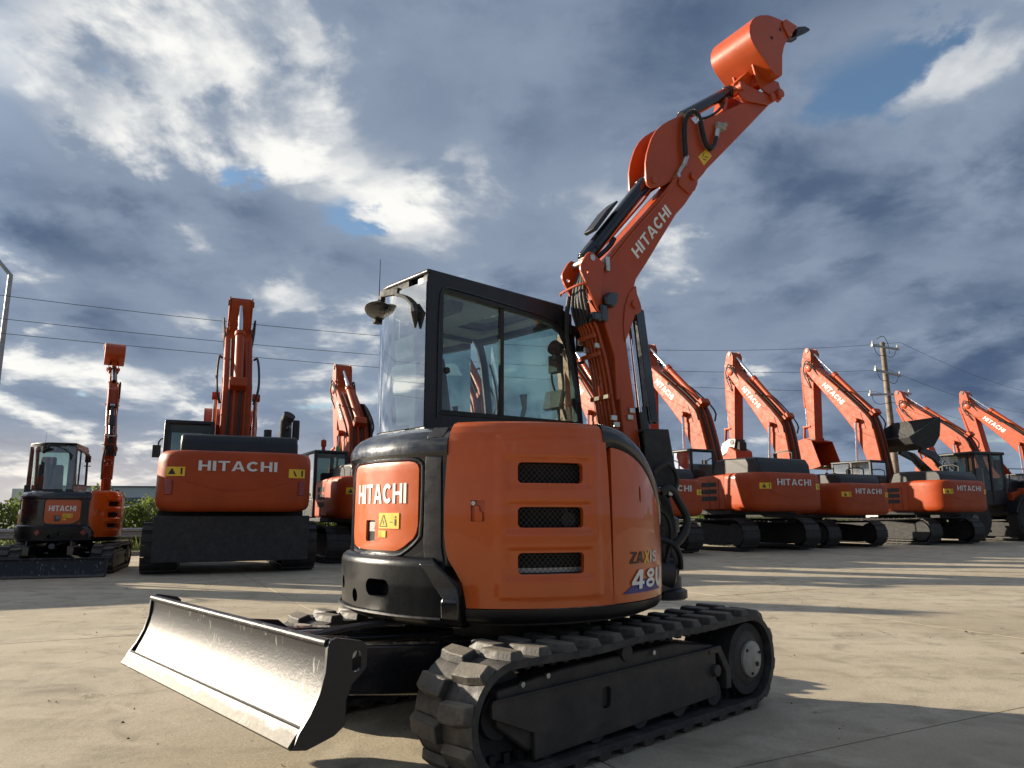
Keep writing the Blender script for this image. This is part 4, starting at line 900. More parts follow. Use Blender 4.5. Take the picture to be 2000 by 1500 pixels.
# foot hoses
mb = MB()
mb.tube([BM(-.17, 1.30, -.20), BM(-.10, 1.335, -.22), BM(-.004, 1.223, -.2), BM(.064, 1.129, -.2), BM(.030, 1.023, -.2), BM(-.05, .955, -.18)], .027, 10, 2)
mb.tube([BM(-.22, 1.42, -.19), BM(-.12, 1.50, -.21), BM(-.03, 1.43, -.21), BM(-.02, 1.33, -.20), BM(-.10, 1.27, -.19)], .016, 8, 2)
mb.tube([BM(-.20, 1.0, -.16), BM(-.08, .98, -.19), BM(.0, .90, -.18), BM(.03, .80, -.15)], .018, 8, 2)
mb.tube([BM(-.20, 1.20, -.15), BM(-.10, 1.16, -.18), BM(-.06, 1.02, -.18), BM(-.10, .85, -.15)], .014, 8, 2)
mb.build('foot_hose', 'hose', EX)
mb = MB(); bbox(-.155, 1.315, -.185, (.05, .04, .03), mb); bbox(-.105, 1.30, -.215, (.035, .025, .05), mb); mb.build('hose_clamp', 'zinc', EX, bevel=.004)
# ---------------- arm
armo = [(.22, 3.70), (.235, 3.62), (.28, 3.60), (.36, 3.625), (.400, 3.660), (.887, 4.146), (1.337, 4.602), (1.395, 4.655), (1.405, 4.70), (1.37, 4.735), (1.31, 4.72), (.987, 4.494), (.404, 4.123), (.30, 4.10), (.22, 3.95)]
arm = bpr(armo, -.082, .082, 'arm', 'orange_boom', EX, .010, seg=3)
for s in (-1, 1):
    ap = [(-.104, 3.505), (-.090, 3.490), (-.059, 3.485), (.04, 3.520), (.20, 3.635), (.33, 3.60), (.40, 3.655), (.47, 3.73), (.62, 3.93), (.66, 4.20), (.60, 4.245), (.404, 4.123), (.345, 4.165), (.306, 4.176), (.215, 4.125), (.125, 4.065), (.055, 4.01), (-.003, 3.948), (-.045, 3.88), (-.072, 3.815), (-.098, 3.74), (-.113, 3.664), (-.113, 3.54)]
    bpr(ap, s*.084, s*.104, 'arm_plate', 'orange_boom', arm, .004)
    mb = MB(); mb.lathe([(.026, 0), (.026, .008), (.022, .010), (0, .010)], BM(-.045, 3.545, s*.104), Vector(BM(0, 0, s))-Vector(BM(0, 0, 0)), 16); mb.build('arm_pin', 'orange_boom', arm)
bpr([(-.02, 3.64), (.10, 3.98), (.20, 4.06), (.22, 4.04), (.13, 3.95), (.01, 3.63)], -.083, .083, 'arm_web', 'orange_boom', arm, .003)
st = [(.504, 3.938), (.56, 3.894), (.47, 3.792), (.413, 3.849)]; cx_, cz_ = sum(p[0] for p in st)/4, sum(p[1] for p in st)/4
bpr(st, -.1062, -.1045, 'warning_label', 'yellow', arm, 0)
mb = MB(); f2 = lambda x, y: BM(cx_+x*.06-y*.0, cz_+y*.06, -.1078)
mb.add([f2(-.55, -.2), f2(-.45, -.2), f2(-.1, .55), f2(-.2, .55)], [(0, 1, 2, 3)]); mb.add([f2(-.1, -.1), f2(.5, .0), f2(.5, .12), f2(-.1, .02)], [(0, 1, 2, 3)]); mb.add([f2(-.45, -.45), f2(.15, -.5), f2(.15, -.38), f2(-.45, -.33)], [(0, 1, 2, 3)]); mb.build('pictogram', 'black_print', arm)
mb = MB(); mb.tube([BM(*p, -.135) for p in [(.256, 3.794), (.248, 3.932), (.256, 4.075), (.293, 4.157), (.36, 4.203), (.416, 4.174), (.441, 4.05), (.468, 3.954), (.524, 3.923), (.570, 3.981), (.593, 4.060)]], .016, 10, 2)
hs = mb.build('arm_hose', 'hose', arm)
mb = MB(); pth = [Vector(BM(*p, -.135)) for p in [(.256, 3.794), (.248, 3.932), (.256, 4.075), (.293, 4.157), (.36, 4.203), (.416, 4.174), (.441, 4.05), (.468, 3.954), (.524, 3.923)]]
for _ in range(2):
    q = [pth[0]]
    for a, b in zip(pth, pth[1:]): q += [a*.75+b*.25, a*.25+b*.75]
    pth = q+[pth[-1]]
acc = 0; step = .016
for a, b in zip(pth, pth[1:]):
    L = (b-a).length
    while acc < L:
        c_ = a+(b-a)*(acc/L); t_ = (b-a).normalized(); mb.cyl(c_-t_*.0045, c_+t_*.0045, .0195, n=10); acc += step
    acc -= L
mb.build('hose_coil', 'hose', hs)
mb = MB(); mb.tube([BM(.590, 4.045, -.135), BM(.605, 4.10, -.13), BM(.625, 4.13, -.12)], .019, 8); mb.build('hose_union', 'zinc', arm)
mb = MB(); bbox(.655, 4.160, -.118, (.085, .05, .055), mb); mb.cyl(BM(.62, 4.15, -.12), BM(.63, 4.10, -.12), .02, n=8); mb.cyl(BM(.69, 4.18, -.12), BM(.72, 4.20, -.12), .018, n=8); mb.build('hose_coupling', 'disc_grey', arm, bevel=.006)
# bucket cylinder
mb = MB(); mb.cyl(BM(.36, 4.215), BM(.90, 4.600), .046, n=24); mb.cyl(BM(.875, 4.582), BM(.92, 4.614), .052, n=24)
bc = mb.build('bucket_cylinder', 'black_gloss', EX, bevel=.004)
mb = MB(); mb.tube([BM(.50, 4.225, -.03), BM(.58, 4.245, -.055), BM(.70, 4.33, -.055), BM(.80, 4.45, -.05), BM(.86, 4.52, -.045)], .011, 8, 2); mb.build('cylinder_pipe', 'hose', bc)
bpr([(.76, 4.36), (.81, 4.50), (.835, 4.50), (.80, 4.37)], -.06, .06, 'pipe_bracket', 'orange_boom', arm, .003)
# linkage
for s in (-1, 1):
    bpr([(.905, 4.585), (.930, 4.655), (.965, 4.650), (1.28, 4.630), (1.335, 4.655), (1.345, 4.60), (1.27, 4.545), (.99, 4.495), (.93, 4.52)], s*.105, s*.088, 'tipping_link', 'orange_boom', arm, .005)
for uu, zz, rr in ((.935, 4.600, .034), (1.30, 4.62, .03)): MB().cyl(BM(uu, zz, -.13), BM(uu, zz, .13), rr, n=18).build('link_pin', 'orange_boom', arm)
bpr([(.90, 4.60), (.93, 4.665), (1.10, 4.83), (1.16, 4.80), (1.12, 4.70), (.98, 4.58)], -.05, .05, 'bucket_link', 'orange_boom', arm, .008)
# ---------------- bucket
HB = .21
back = [(1.544, 5.286), (1.392, 5.300), (1.288, 5.297), (1.196, 5.286), (1.103, 5.251), (1.03, 5.205), (.985, 5.155), (.958, 5.100), (.948, 5.032), (.960, 4.985), (.989, 4.939), (1.04, 4.89), (1.101, 4.844), (1.160, 4.795), (1.226, 4.752), (1.293, 4.749), (1.318, 4.774)]
inner = []
for i in range(len(back)):
    a, b = Vector(back[max(i-1, 0)]), Vector(back[min(i+1, len(back)-1)]); t = (b-a).normalized(); inner.append(tuple(Vector(back[i])+Vector((-t.y, t.x))*.014))
bucket = bpr(back+inner[::-1], -HB, HB, 'bucket', 'orange_boom', EX, .002, angle=40)
for s in (-1, 1):
    bpr(back+[(1.336, 4.959), (1.368, 5.056), (1.424, 5.145)], s*(HB-.006), s*(HB+.008), 'bucket_side', 'orange_boom', bucket, .003)
    bpr([(1.07, 4.93), (1.085, 4.86), (1.14, 4.70), (1.20, 4.655), (1.385, 4.60), (1.425, 4.64), (1.43, 4.70), (1.40, 4.79), (1.30, 4.79), (1.22, 4.765), (1.10, 4.855)], s*.115, s*.095, 'bucket_ear', 'orange_boom', bucket, .005)
    mb = MB(); mb.cyl(BM(1.385, 4.67, s*.09), BM(1.385, 4.67, s*.145), .040, n=20); mb.build('bucket_boss', 'orange_boom', bucket, bevel=.004)
    bpr([(1.36, 5.240), (1.36, 5.285), (1.404, 5.318), (1.548, 5.300), (1.506, 5.255), (1.43, 5.150)], s*(HB+.009), s*(HB+.022), 'side_cutter', 'orange_boom', bucket, .003)
    bpr([(1.505, 5.190), (1.548, 5.296), (1.640, 5.335), (1.70, 5.335), (1.703, 5.315), (1.62, 5.262), (1.50, 5.175), (1.424, 5.145)], s*(HB-.03), s*(HB+.028), 'bucket_tooth', 'black_satin', bucket, .006)
for v in (-.07, .07):
    bpr([(1.47, 5.310), (1.56, 5.318), (1.70, 5.345), (1.715, 5.330), (1.70, 5.312), (1.56, 5.268), (1.47, 5.262)], v-.028, v+.028, 'bucket_tooth', 'black_satin', bucket, .006)
mb = MB()
for u_, z_ in ((1.33, 5.20), (1.215, 5.08)): mb.cyl(BM(u_, z_, -HB-.001), BM(u_, z_, -HB-.010), .016, n=12)
mb.build('side_bolt', 'black_matte', bucket)

# ================================================================== a second compact excavator of the same kind: copies of the first one's parts
def copy_tree(src, parent):
    c = src.copy(); COL.objects.link(c); c.parent = parent
    for ch in src.children: copy_tree(ch, c)
    return c
EX2 = thing('compact_excavator', 'small orange compact excavator with a cab and its bucket held high, beside the hedge', 'excavator', (-9.15, 15.5, 0), R(109.5))
for ch in list(EX.children): copy_tree(ch, EX2)
for ch in EX2.children:
    if ch.name.startswith(('dozer_blade', 'blade_crossbar')): ch.location.z -= .362
piv = Vector((PX, PY, 0)); rz_ = Matrix.Rotation(R(24), 4, 'Z')
for ch in EX2.children:
    if ch.name.split('.')[0] in ('boom', 'arm', 'bucket', 'arm_cylinder', 'bucket_cylinder', 'boom_cylinder', 'boom_cylinder_rod', 'cylinder_cover', 'chrome_pipe', 'foot_guard', 'swing_post', 'foot_hose', 'hose_clamp'):
        ch.matrix_local = Matrix.Translation(piv) @ rz_ @ Matrix.Translation(-piv)
for s in (-1, 1):
    mb = MB(); c_ = Vector(S(180+s*21, .80, .056)); a_ = R(180+s*21); rot = Matrix.Rotation(a_, 3, 'Z') @ Matrix.Rotation(R(45), 3, 'X'); mb.box(c_, (.008, .085, .085), rot); mb.build('reflector', 'red_lens', EX2)

# ================================================================== full size excavators of the fleet
SHOE = {}
def fleet(label, pos, heading, k, tip, arm_deg, end='bucket', shoes=True, blade=False, arm_len=2.9, cwtext=True, boomtext=True, group=None, hood_h=.32, cab=True, guard=False, stack=False, lamps=False, beacon=False, name='excavator'):
    t0 = thing(name, label, 'excavator', (pos[0], pos[1], 0), R(90-heading), group)
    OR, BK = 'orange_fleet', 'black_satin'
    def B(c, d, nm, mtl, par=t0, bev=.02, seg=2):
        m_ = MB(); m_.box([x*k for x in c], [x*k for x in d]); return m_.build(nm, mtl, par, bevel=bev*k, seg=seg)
    # ---- tracks
    hx, r_, gz = 1.83, .43, 1.195
    P_ = []
    for i in range(17):
        a = R(-90-180*i/16); P_.append(((-hx+r_*math.cos(a))*k, (.46+r_*math.sin(a))*k))
    for i in range(1, 20): P_.append(((-hx+2*hx*i/20)*k, (.89-.03*math.sin(math.pi*i/20))*k))
    for i in range(17):
        a = R(90-180*i/16); P_.append(((hx+r_*math.cos(a))*k, (.46+r_*math.sin(a))*k))
    for i in range(1, 20): P_.append(((hx-2*hx*i/20)*k, .03*k))
    key = round(k, 3)
    if key not in SHOE:
        m_ = MB(); m_.prism([(-.098, 0), (-.098, .02), (-.06, .022), (-.055, .05), (-.035, .05), (-.03, .022), (.098, .020), (.098, 0)], -.30, .30, lambda a, b, d: (a*k, d*k, b*k)); SHOE[key] = m_.mesh('track_shoe', 'track_steel')
    for s in (-1, 1):
        yc = s*gz*k
        tk = belt(P_, yc-.24*k, yc+.24*k, .05*k).build('track', 'track_steel', t0)
        if shoes:
            fr, L = path_frames(P_, 48)
            for p, tg, nr in fr:
                nr2 = nr if (p-Vector((0, .46*k))).dot(nr) > 0 else -nr
                X_ = Vector((tg.x, 0, tg.y)); Z_ = Vector((nr2.x, 0, nr2.y)); Y_ = Z_.cross(X_)
                o = bpy.data.objects.new('track_shoe', SHOE[key]); COL.objects.link(o); o.parent = tk
                M_ = Matrix((X_, Y_, Z_)).transposed().to_4x4(); M_.translation = (p.x-nr2.x*.02*k, yc, p.y-nr2.y*.02*k); o.matrix_local = M_
        m_ = MB(); m_.prism([(x*k, z*k) for x, z in ((-1.75, .25), (-1.6, .70), (-.7, .78), (.7, .78), (1.6, .70), (1.75, .25), (1.4, .16), (-1.4, .16))], yc-.19*k, yc+.19*k, lambda a, b, d: (a, d, b)); tf = m_.build('track_frame', 'black_matte', t0, bevel=.03*k)
        for sx in (-1, 1):
            m_ = MB(); m_.lathe([(.05*k, -.2*k), (.30*k, -.2*k), (.36*k, -.08*k), (.36*k, .08*k), (.30*k, .2*k), (.05*k, .2*k)], (sx*hx*k, yc, .46*k), (0, 1, 0), 20); m_.build('drive_wheel' if sx < 0 else 'idler', 'black_matte', t0)
    m_ = MB(); m_.prism([(x*k, z*k) for x, z in ((-1.0, .45), (-.7, .80), (.7, .80), (1.0, .45))], -1.05*k, 1.05*k, lambda a, b, d: (a, d, b)); m_.lathe([(.62*k, .7*k), (.62*k, 1.0*k)], (0, 0, 0), (0, 0, 1), 30); m_.build('centre_frame', 'black_matte', t0)
    if blade:
        B((-2.45, 0, .62), (.10, 2.62, .80), 'dozer_blade', 'black_matte', bev=.02)
        for s in (-1, 1): B((-2.0, s*.5, .55), (.9, .16, .22), 'blade_arm', 'black_matte')
    # ---- deck and counterweight
    B((.05, 0, 1.06), (3.3, 2.6, .13), 'deck', 'black_matte', bev=.03)
    n = 34; pl = []
    for i in range(n+1):
        a = R(90+180*i/n); c_, s_ = math.cos(a), math.sin(a)
        pl.append((-1.50-1.25*abs(c_)**.42, 1.34*math.copysign(abs(s_)**.34, s_)))
    def lay(z, ins):
        q = []
        for x, y in pl: q.append(((x+ins*(1 if x < -1.7 else .3))*k, (y*(1-ins/1.34))*k, z*k))
        return q+[((-1.45)*k, -1.34*(1-ins/1.34)*k, z*k), ((-1.45)*k, 1.34*(1-ins/1.34)*k, z*k)]
    m_ = MB(); rows = [lay(1.09, .22), lay(1.10, .12), lay(1.14, .045), lay(1.20, .010), lay(1.30, 0), lay(1.95, 0), lay(2.06, .010), lay(2.12, .035), lay(2.155, .085), lay(2.165, .16)]
    m_.sheet(rows, True); q = len(rows[0]); m_.f.append(tuple(range(q))); m_.f.append(tuple(range(len(m_.v)-1, len(m_.v)-q-1, -1)))
    cw_ = m_.build('counterweight', OR, t0, angle=40)
    def rx(y): 
        yy = min(.999, abs(y)/1.34); s_ = yy**(1/.34); return -1.50-1.25*max(0, 1-s_*s_)**.21
    # pressed smile line of the casting
    m_ = MB(); m_.tube([((rx(y)+.004)*k, y*k, (1.62-.16*(1-(y/.85)**2))*k) for y in lin(-.85, .85, 16)], .012*k, 6); m_.build('cast_ridge', OR, cw_)
    if cwtext:
        w_ = .66; lettering('lettering', 'HITACHI', lambda u, v: ((rx(w_-2*w_*u)-.012)*k, (w_-2*w_*u)*k, (1.80+.175*v)*k), 'grey_print', cw_, .12)
    for y0 in (1.02, -1.02):
        m_ = MB(); m_.slab([[((rx(y)-.010)*k, y*k, z*k) for y in lin(y0+.15, y0-.15, 5)] for z in (1.70, 1.86)], [[((rx(y)+.03)*k, y*k, z*k) for y in lin(y0+.15, y0-.15, 5)] for z in (1.70, 1.86)]); lb = m_.build('warning_label', 'yellow', cw_)
        m_ = MB(); m_.add([((rx(y0+.05)-.016)*k, (y0+.12)*k, 1.73*k), ((rx(y0)-.016)*k, (y0+.0)*k, 1.73*k), ((rx(y0+.05)-.016)*k, (y0+.06)*k, 1.84*k)], [(0, 1, 2)]); m_.add([((rx(y0-.09)-.016)*k, (y0-.08)*k, 1.73*k), ((rx(y0-.09)-.016)*k, (y0-.11)*k, 1.73*k), ((rx(y0-.09)-.016)*k, (y0-.11)*k, 1.84*k), ((rx(y0-.09)-.016)*k, (y0-.08)*k, 1.84*k)], [(0, 1, 2, 3)]); m_.build('pictogram', 'black_print', lb)
    if lamps:
        for y0 in (1.12, -1.12):
            m_ = MB(); m_.slab([[((rx(y)-.022)*k, y*k, z*k) for y in lin(y0+.06, y0-.06, 3)] for z in (1.38, 1.64)], [[((rx(y)+.05)*k, y*k, z*k) for y in lin(y0+.06, y0-.06, 3)] for z in (1.38, 1.64)]); m_.build('tail_lamp', 'red_lens', cw_, bevel=.01)
    # ---- hood, side boxes
    m_ = MB(); hh = 2.165+hood_h
    m_.prism([(x*k, z*k) for x, z in ((-2.45, 2.12), (-2.42, 2.165+hood_h*.55), (-2.30, hh), (-1.0, hh+.02), (-.70, hh-.02), (-.55, 2.15), (-.55, 2.08))], -1.05*k, .98*k, lambda a, b, d: (a, d, b)); hd = m_.build('engine_hood', BK, t0, bevel=.07*k, seg=3)
    m_ = MB(); m_.cyl((-1.6*k, -.55*k, hh*k), (-1.6*k, -.55*k, (hh+.20)*k), .075*k, n=14); m_.build('exhaust', BK, hd)
    if stack:
        m_ = MB(); m_.tube([(-1.2*k, -.92*k, hh*k), (-1.2*k, -.92*k, (hh+.42)*k), (-1.3*k, -.98*k, (hh+.56)*k)], .125*k, 14); m_.build('exhaust_stack', 'black_matte', hd)
        m_ = MB(); m_.box((-1.0*k, -1.15*k, (hh+.28)*k), (.1*k, .14*k, .42*k)); m_.build('tail_mirror', BK, hd, bevel=.03)
    for s in (-1, 1):
        x0, x1 = -1.46, (-.20 if s > 0 else .55)
        m_ = MB(); m_.prism([(x0*k, 1.13*k), (x1*k, 1.13*k), (x1*k, 2.02*k), ((x1-.12)*k, 2.10*k), (x0*k, 2.14*k)], s*.45*k, s*1.325*k, lambda a, b, d: (a, d, b)); sb = m_.build('side_box', OR, t0, bevel=.05*k, seg=3)
        for i in range(3):
            m_ = MB(); m_.prism(rrect(-.80*k, (1.46+.20*i)*k, .62*k, .13*k, .03*k, 3), s*1.318*k, s*1.334*k, lambda a, b, d: (a, d, b)); m_.build('vent', 'black_matte', sb)
        for xx in (-.82, -1.2):
            m_ = MB(); m_.box((xx*k, s*1.327*k, 1.58*k), (.012*k, .006*k, .82*k)); m_.build('door_gap', 'dark_interior', sb)
    B((.95, -.92, 1.42), (.95, .82, .62), 'tool_box', OR, bev=.05, seg=3)
    m_ = MB()
    for xx in (.55, 1.3): m_.tube([(xx*k, -1.25*k, 1.7*k), (xx*k, -1.25*k, 2.55*k), ((xx-.35)*k, -1.25*k, 2.6*k), ((xx-.4)*k, -1.25*k, 2.1*k)], .022*k, 6, 1)
    m_.build('handrail', BK, t0)
    m_ = MB(); m_.tube([(-1.9*k, -.95*k, hh*k), (-1.9*k, -.95*k, (hh+.28)*k), (-1.2*k, -.95*k, (hh+.28)*k), (-1.2*k, -.95*k, hh*k)], .022*k, 6, 1); m_.build('hood_rail', BK, hd)
    # ---- cab
    if cab:
        y0, y1, x0, x1, z0, z1 = .40, 1.37, -.12, 1.62, 1.13, 2.93
        cb_ = B(((x0+x1)/2, (y0+y1)/2, z1), (x1-x0, y1-y0, .10), 'cab', BK, bev=.04, seg=3)
        for x, y in ((x0+.05, y0+.05), (x0+.05, y1-.05), (.72, y1-.05), (x1-.08, y1-.05), (x1-.08, y0+.05)):
            B((x, y, (z0+z1)/2), (.10, .09, z1-z0), 'pillar', BK, cb_, .02)
        B(((x0+x1)/2, y1-.03, 1.38), (x1-x0, .05, .5), 'lower_panel', BK, cb_, .015); B((x0+.03, (y0+y1)/2, 1.52), (.05, y1-y0-.1, .80), 'rear_panel', BK, cb_, .015)
        B((x1-.1, (y0+y1)/2, 1.33), (.06, y1-y0-.1, .4), 'front_panel', BK, cb_, .015); B(((x0+x1)/2, y0+.03, 1.5), (x1-x0-.1, .05, .75), 'inner_panel', BK, cb_, .015)
        for pts in ([(x0+.03, y0+.08, 1.9), (x0+.03, y1-.08, 1.9), (x0+.03, y1-.08, 2.88), (x0+.03, y0+.08, 2.88)], [(x0+.1, y1-.02, 1.62), (.70, y1-.02, 1.62), (.70, y1-.02, 2.88), (x0+.1, y1-.02, 2.88)], [(.76, y1-.02, 1.62), (x1-.12, y1-.02, 1.62), (x1-.12, y1-.02, 2.88), (.76, y1-.02, 2.88)], [(x1-.08, y0+.1, 1.53), (x1-.08, y1-.1, 1.53), (x1-.08, y1-.1, 2.88), (x1-.08, y0+.1, 2.88)], [(x0+.1, y0+.03, 1.88), (x1-.1, y0+.03, 1.88), (x1-.1, y0+.03, 2.88), (x0+.1, y0+.03, 2.88)]):
            m_ = MB(); m_.add([(a*k, b*k, c*k) for a, b, c in pts], [(0, 1, 2, 3)]); m_.build('window', 'far_glass', cb_)
        if beacon:
            m_ = MB(); m_.lathe([(.06*k, 0), (.06*k, .10*k), (.045*k, .16*k), (0, .18*k)], (.25*k, .62*k, 2.98*k), (0, 0, 1), 14); m_.build('beacon', 'green_lamp', cb_)
            m_ = MB(); m_.lathe([(.05*k, 0), (.05*k, .10*k), (.075*k, .11*k), (.075*k, .28*k), (0, .32*k)], (.0, 1.10*k, 2.98*k), (0, 0, 1), 14); m_.build('beacon', 'orange_fleet', cb_)
        B((.35, .88, 1.62), (.55, .5, .14), 'seat', 'seat_cloth', cb_, .05); B((.12, .88, 1.98), (.14, .48, .75), 'seat_back', 'seat_cloth', cb_, .05)
        m_ = MB(); m_.tube([((x1-.1)*k, y1*k, 2.75*k), ((x1+.05)*k, (y1+.16)*k, 2.72*k), ((x1+.05)*k, (y1+.18)*k, 2.5*k)], .018*k, 6, 1); m_.box(((x1+.05)*k, (y1+.20)*k, 2.45*k), (.06*k, .17*k, .28*k)); m_.build('mirror', BK, cb_)
    # ---- boom
    F_ = Vector((.20, 1.85))*k; T_ = Vector(tip); L = (T_-F_).length; e = (T_-F_)/L; nr = Vector((-e.y, e.x))
    hgt = .105*L; up_, lo_ = [], []
    ss = [0, .06, .15, .25, .34, .40, .45, .50, .56, .65, .76, .88, .96, 1.0]
    def cl(s):
        tri = min(s/.44, (1-s)/.56); tri = tri-.16*max(0, tri-.72)*1.8; return F_+e*L*s+nr*hgt*1.2*tri
    for s in ss:
        wdt = interp(s, [0, .1, .42, .55, .9, 1.0], [.32, .52, .86, .78, .50, .38])*k/2; c_ = cl(s); up_.append(c_+nr*wdt); lo_.append(c_-nr*wdt)
    poly = [tuple(p) for p in lo_]+[tuple(T_+e*.16*k)]+[tuple(p) for p in reversed(up_)]
    HW = .30*k; fxz = lambda a, b, d: (a, d, b)
    m_ = MB(); m_.prism(poly, -HW, HW, fxz); bm_ = m_.build('boom', OR, t0, bevel=.03*k)
    for s in (-1, 1):
        m_ = MB(); m_.prism([tuple(cl(.50)+nr*.26*k), tuple(cl(.44)-e*.28*k+nr*.05*k), tuple(cl(.43)-e*.06*k-nr*.16*k), tuple(cl(.52)-nr*.20*k), tuple(cl(.60)+nr*.05*k)], s*HW, s*(HW+.015*k), fxz); m_.build('boom_plate', OR, bm_)
        m_ = MB(); m_.lathe([(.15*k, 0), (.15*k, .03*k), (.11*k, .05*k), (0, .05*k)], (T_.x, s*HW, T_.y), (0, s, 0), 18); m_.build('boom_pin', OR, bm_)
    for s in (0.30, .70):
        m_ = MB(); c_ = cl(s); rot = Matrix.Rotation(-math.atan2(e.y, e.x), 3, 'Y'); m_.box((c_.x, 0, c_.y), (.010*k, 2*HW+.008*k, interp(s, [0, .1, .42, .55, .9, 1.0], [.32, .52, .86, .78, .50, .38])*k), rot); m_.build('weld_seam', OR, bm_)
    if boomtext:
        a0, a1, hh_ = .83, .63, .21*k
        c0, c1 = cl(a0), cl(a1)
        for sg in (1, -1):
            if sg > 0: fnl = lambda u, v: (*(lambda q: (q.x, HW+.006*k, q.y))(c0+(c1-c0)*u+nr*hh_*(v-.5)),)
            else: fnl = lambda u, v: (*(lambda q: (q.x, -HW-.006*k, q.y))(c1+(c0-c1)*u+nr*hh_*(v-.5)),)
            lettering('lettering', 'HITACHI', fnl, 'white_print', bm_, .12)
    # hydraulic lines over the back of the boom
    for j, (vv, off_) in enumerate(((-.16, .05), (-.06, .07), (.06, .07), (.16, .05))):
        m_ = MB(); m_.tube([(p.x, vv*k, p.y) for p in [u_+nr*off_*k for u_ in up_[1:12]]], .026*k, 6, 1); m_.build('boom_hose' if j % 2 else 'boom_pipe', 'hose' if j % 2 else OR, bm_)
    for vv in (-.34, .34):
        m_ = MB(); q0_ = cl(.36)+nr*.40*k; q1_ = cl(.72)+nr*.26*k; m_.tube([(q0_.x, vv*k, q0_.y), ((q0_+nr*.22*k+e*.3*k).x, vv*1.3*k, (q0_+nr*.22*k+e*.3*k).y), ((q1_+nr*.12*k).x, vv*1.25*k, (q1_+nr*.12*k).y), (q1_.x, vv*k, q1_.y)], .028*k, 6, 2); m_.build('boom_hose', 'hose', bm_)
    # boom cylinders
    for s in (-1, 1):
        b0 = Vector((1.25, 1.30))*k; b1 = cl(.47)-nr*.04*k; d_ = (b1-b0); y_ = s*.42*k
        m_ = MB(); m_.cyl((b0.x, y_, b0.y), (*(lambda q: (q.x, y_, q.y))(b0+d_*.52),), .085*k, n=14); bc_ = m_.build('boom_cylinder', OR, t0)
        m_ = MB(); m_.cyl((*(lambda q: (q.x, y_, q.y))(b0+d_*.52),), (b1.x, y_, b1.y), .045*k, n=12); m_.build('piston_rod', 'chrome', bc_)
        m_ = MB(); m_.cyl((b1.x, y_-.08*k, b1.y), (b1.x, y_+.08*k, b1.y), .09*k, n=12); m_.build('cylinder_eye', OR, bc_)
    # ---- arm
    aa = R(arm_deg); ad = Vector((math.sin(aa), -math.cos(aa))); aq = Vector((math.cos(aa), math.sin(aa)))      # along the arm, and forward of it
    sc = arm_len/2.9*k
    AP = lambda q, p: T_+aq*q*k+ad*(p*sc if p > 0 else p*k)
    ao = [(-.20, .10), (-.20, -.12), (-.10, -.70), (-.02, -.84), (.10, -.88), (.20, -.80), (.36, -.30), (.44, .0), (.40, .45), (.24, 2.70), (.16, 2.98), (.0, 3.02), (-.10, 2.92), (-.16, .8)]
    m_ = MB(); m_.prism([tuple(AP(q, p)) for q, p in ao], -.23*k, .23*k, fxz); ar = m_.build('arm', OR, t0, bevel=.025*k)
    for s in (-1, 1):
        m_ = MB(); m_.prism([tuple(AP(q, p)) for q, p in ((-.12, -.66), (-.02, -.86), (.10, -.90), (.21, -.82), (.37, -.30), (.30, .2), (-.1, .2))], s*.23*k, s*.262*k, fxz); m_.build('arm_plate', OR, ar)
        m_ = MB(); pk = AP(.06, -.76); m_.cyl((pk.x, s*.24*k, pk.y), (pk.x, s*.29*k, pk.y), .075*k, n=12); m_.build('arm_pin', BK, ar)
    # arm cylinder
    c0 = cl(.46)+nr*.54*k; c1 = AP(.06, -.76); d_ = c1-c0
    m_ = MB(); m_.cyl((c0.x, 0, c0.y), ((c0+d_*.60).x, 0, (c0+d_*.60).y), .095*k, n=16); m_.cyl(((c0+d_*.58).x, 0, (c0+d_*.58).y), ((c0+d_*.62).x, 0, (c0+d_*.62).y), .115*k, n=16); ac_ = m_.build('arm_cylinder', OR, t0)
    m_ = MB(); m_.cyl(((c0+d_*.61).x, 0, (c0+d_*.61).y), (c1.x, 0, c1.y), .055*k, n=14); m_.build('piston_rod', 'chrome', ac_)
    m_ = MB(); m_.box((c0.x, 0, c0.y), (.22*k, .36*k, .34*k), Matrix.Rotation(-math.atan2(e.y, e.x), 3, 'Y')); m_.build('cylinder_bracket', OR, ac_, bevel=.03*k)
    # bucket cylinder on the front of the arm
    b0, b1 = AP(.56, -.15), AP(.46, 2.35); d_ = b1-b0
    m_ = MB(); m_.cyl((b0.x, 0, b0.y), ((b0+d_*.68).x, 0, (b0+d_*.68).y), .08*k, n=14); bk_ = m_.build('bucket_cylinder', OR, t0)
    m_ = MB(); m_.cyl(((b0+d_*.68).x, 0, (b0+d_*.68).y), (b1.x, 0, b1.y), .045*k, n=12); m_.build('piston_rod', 'chrome', bk_)
    # loop hoses at the elbow
    for vv in (-.26, .26):
        for jj in (0, 1):
            m_ = MB(); q0_, q1_ = T_-e*(.55+.2*jj)*k+nr*.22*k, AP(-.12+.1*jj, .55+.25*jj); md_ = T_-e*.05*k+aq*.10*k-ad*(.45-.12*jj)*k
            m_.tube([(q0_.x, vv*k, q0_.y), ((q0_+md_).x/2, vv*1.3*k, (q0_+md_).y/2+.1*k), (md_.x, vv*1.35*k, md_.y), (AP(.30, .1).x, vv*1.3*k, AP(.30, .1).y), (q1_.x, vv*k, q1_.y)], .024*k, 6, 2); m_.build('elbow_hose', 'hose', ar)
    # linkage and tool
    tp_ = AP(.04, 2.92); lk = AP(.46, 2.36); l2 = AP(.52, 2.95); l3 = AP(.12, 2.35)
    m_ = MB()
    for vv in (-.17, .17):
        m_.tube([(lk.x, vv*k, lk.y), (l2.x, vv*k, l2.y)], .05*k, 6); m_.tube([(lk.x, vv*1.3*k, lk.y), (l3.x, vv*1.3*k, l3.y)], .05*k, 6)
    m_.cyl((lk.x, -.24*k, lk.y), (lk.x, .24*k, lk.y), .06*k, n=10); m_.build('linkage', OR, ar)
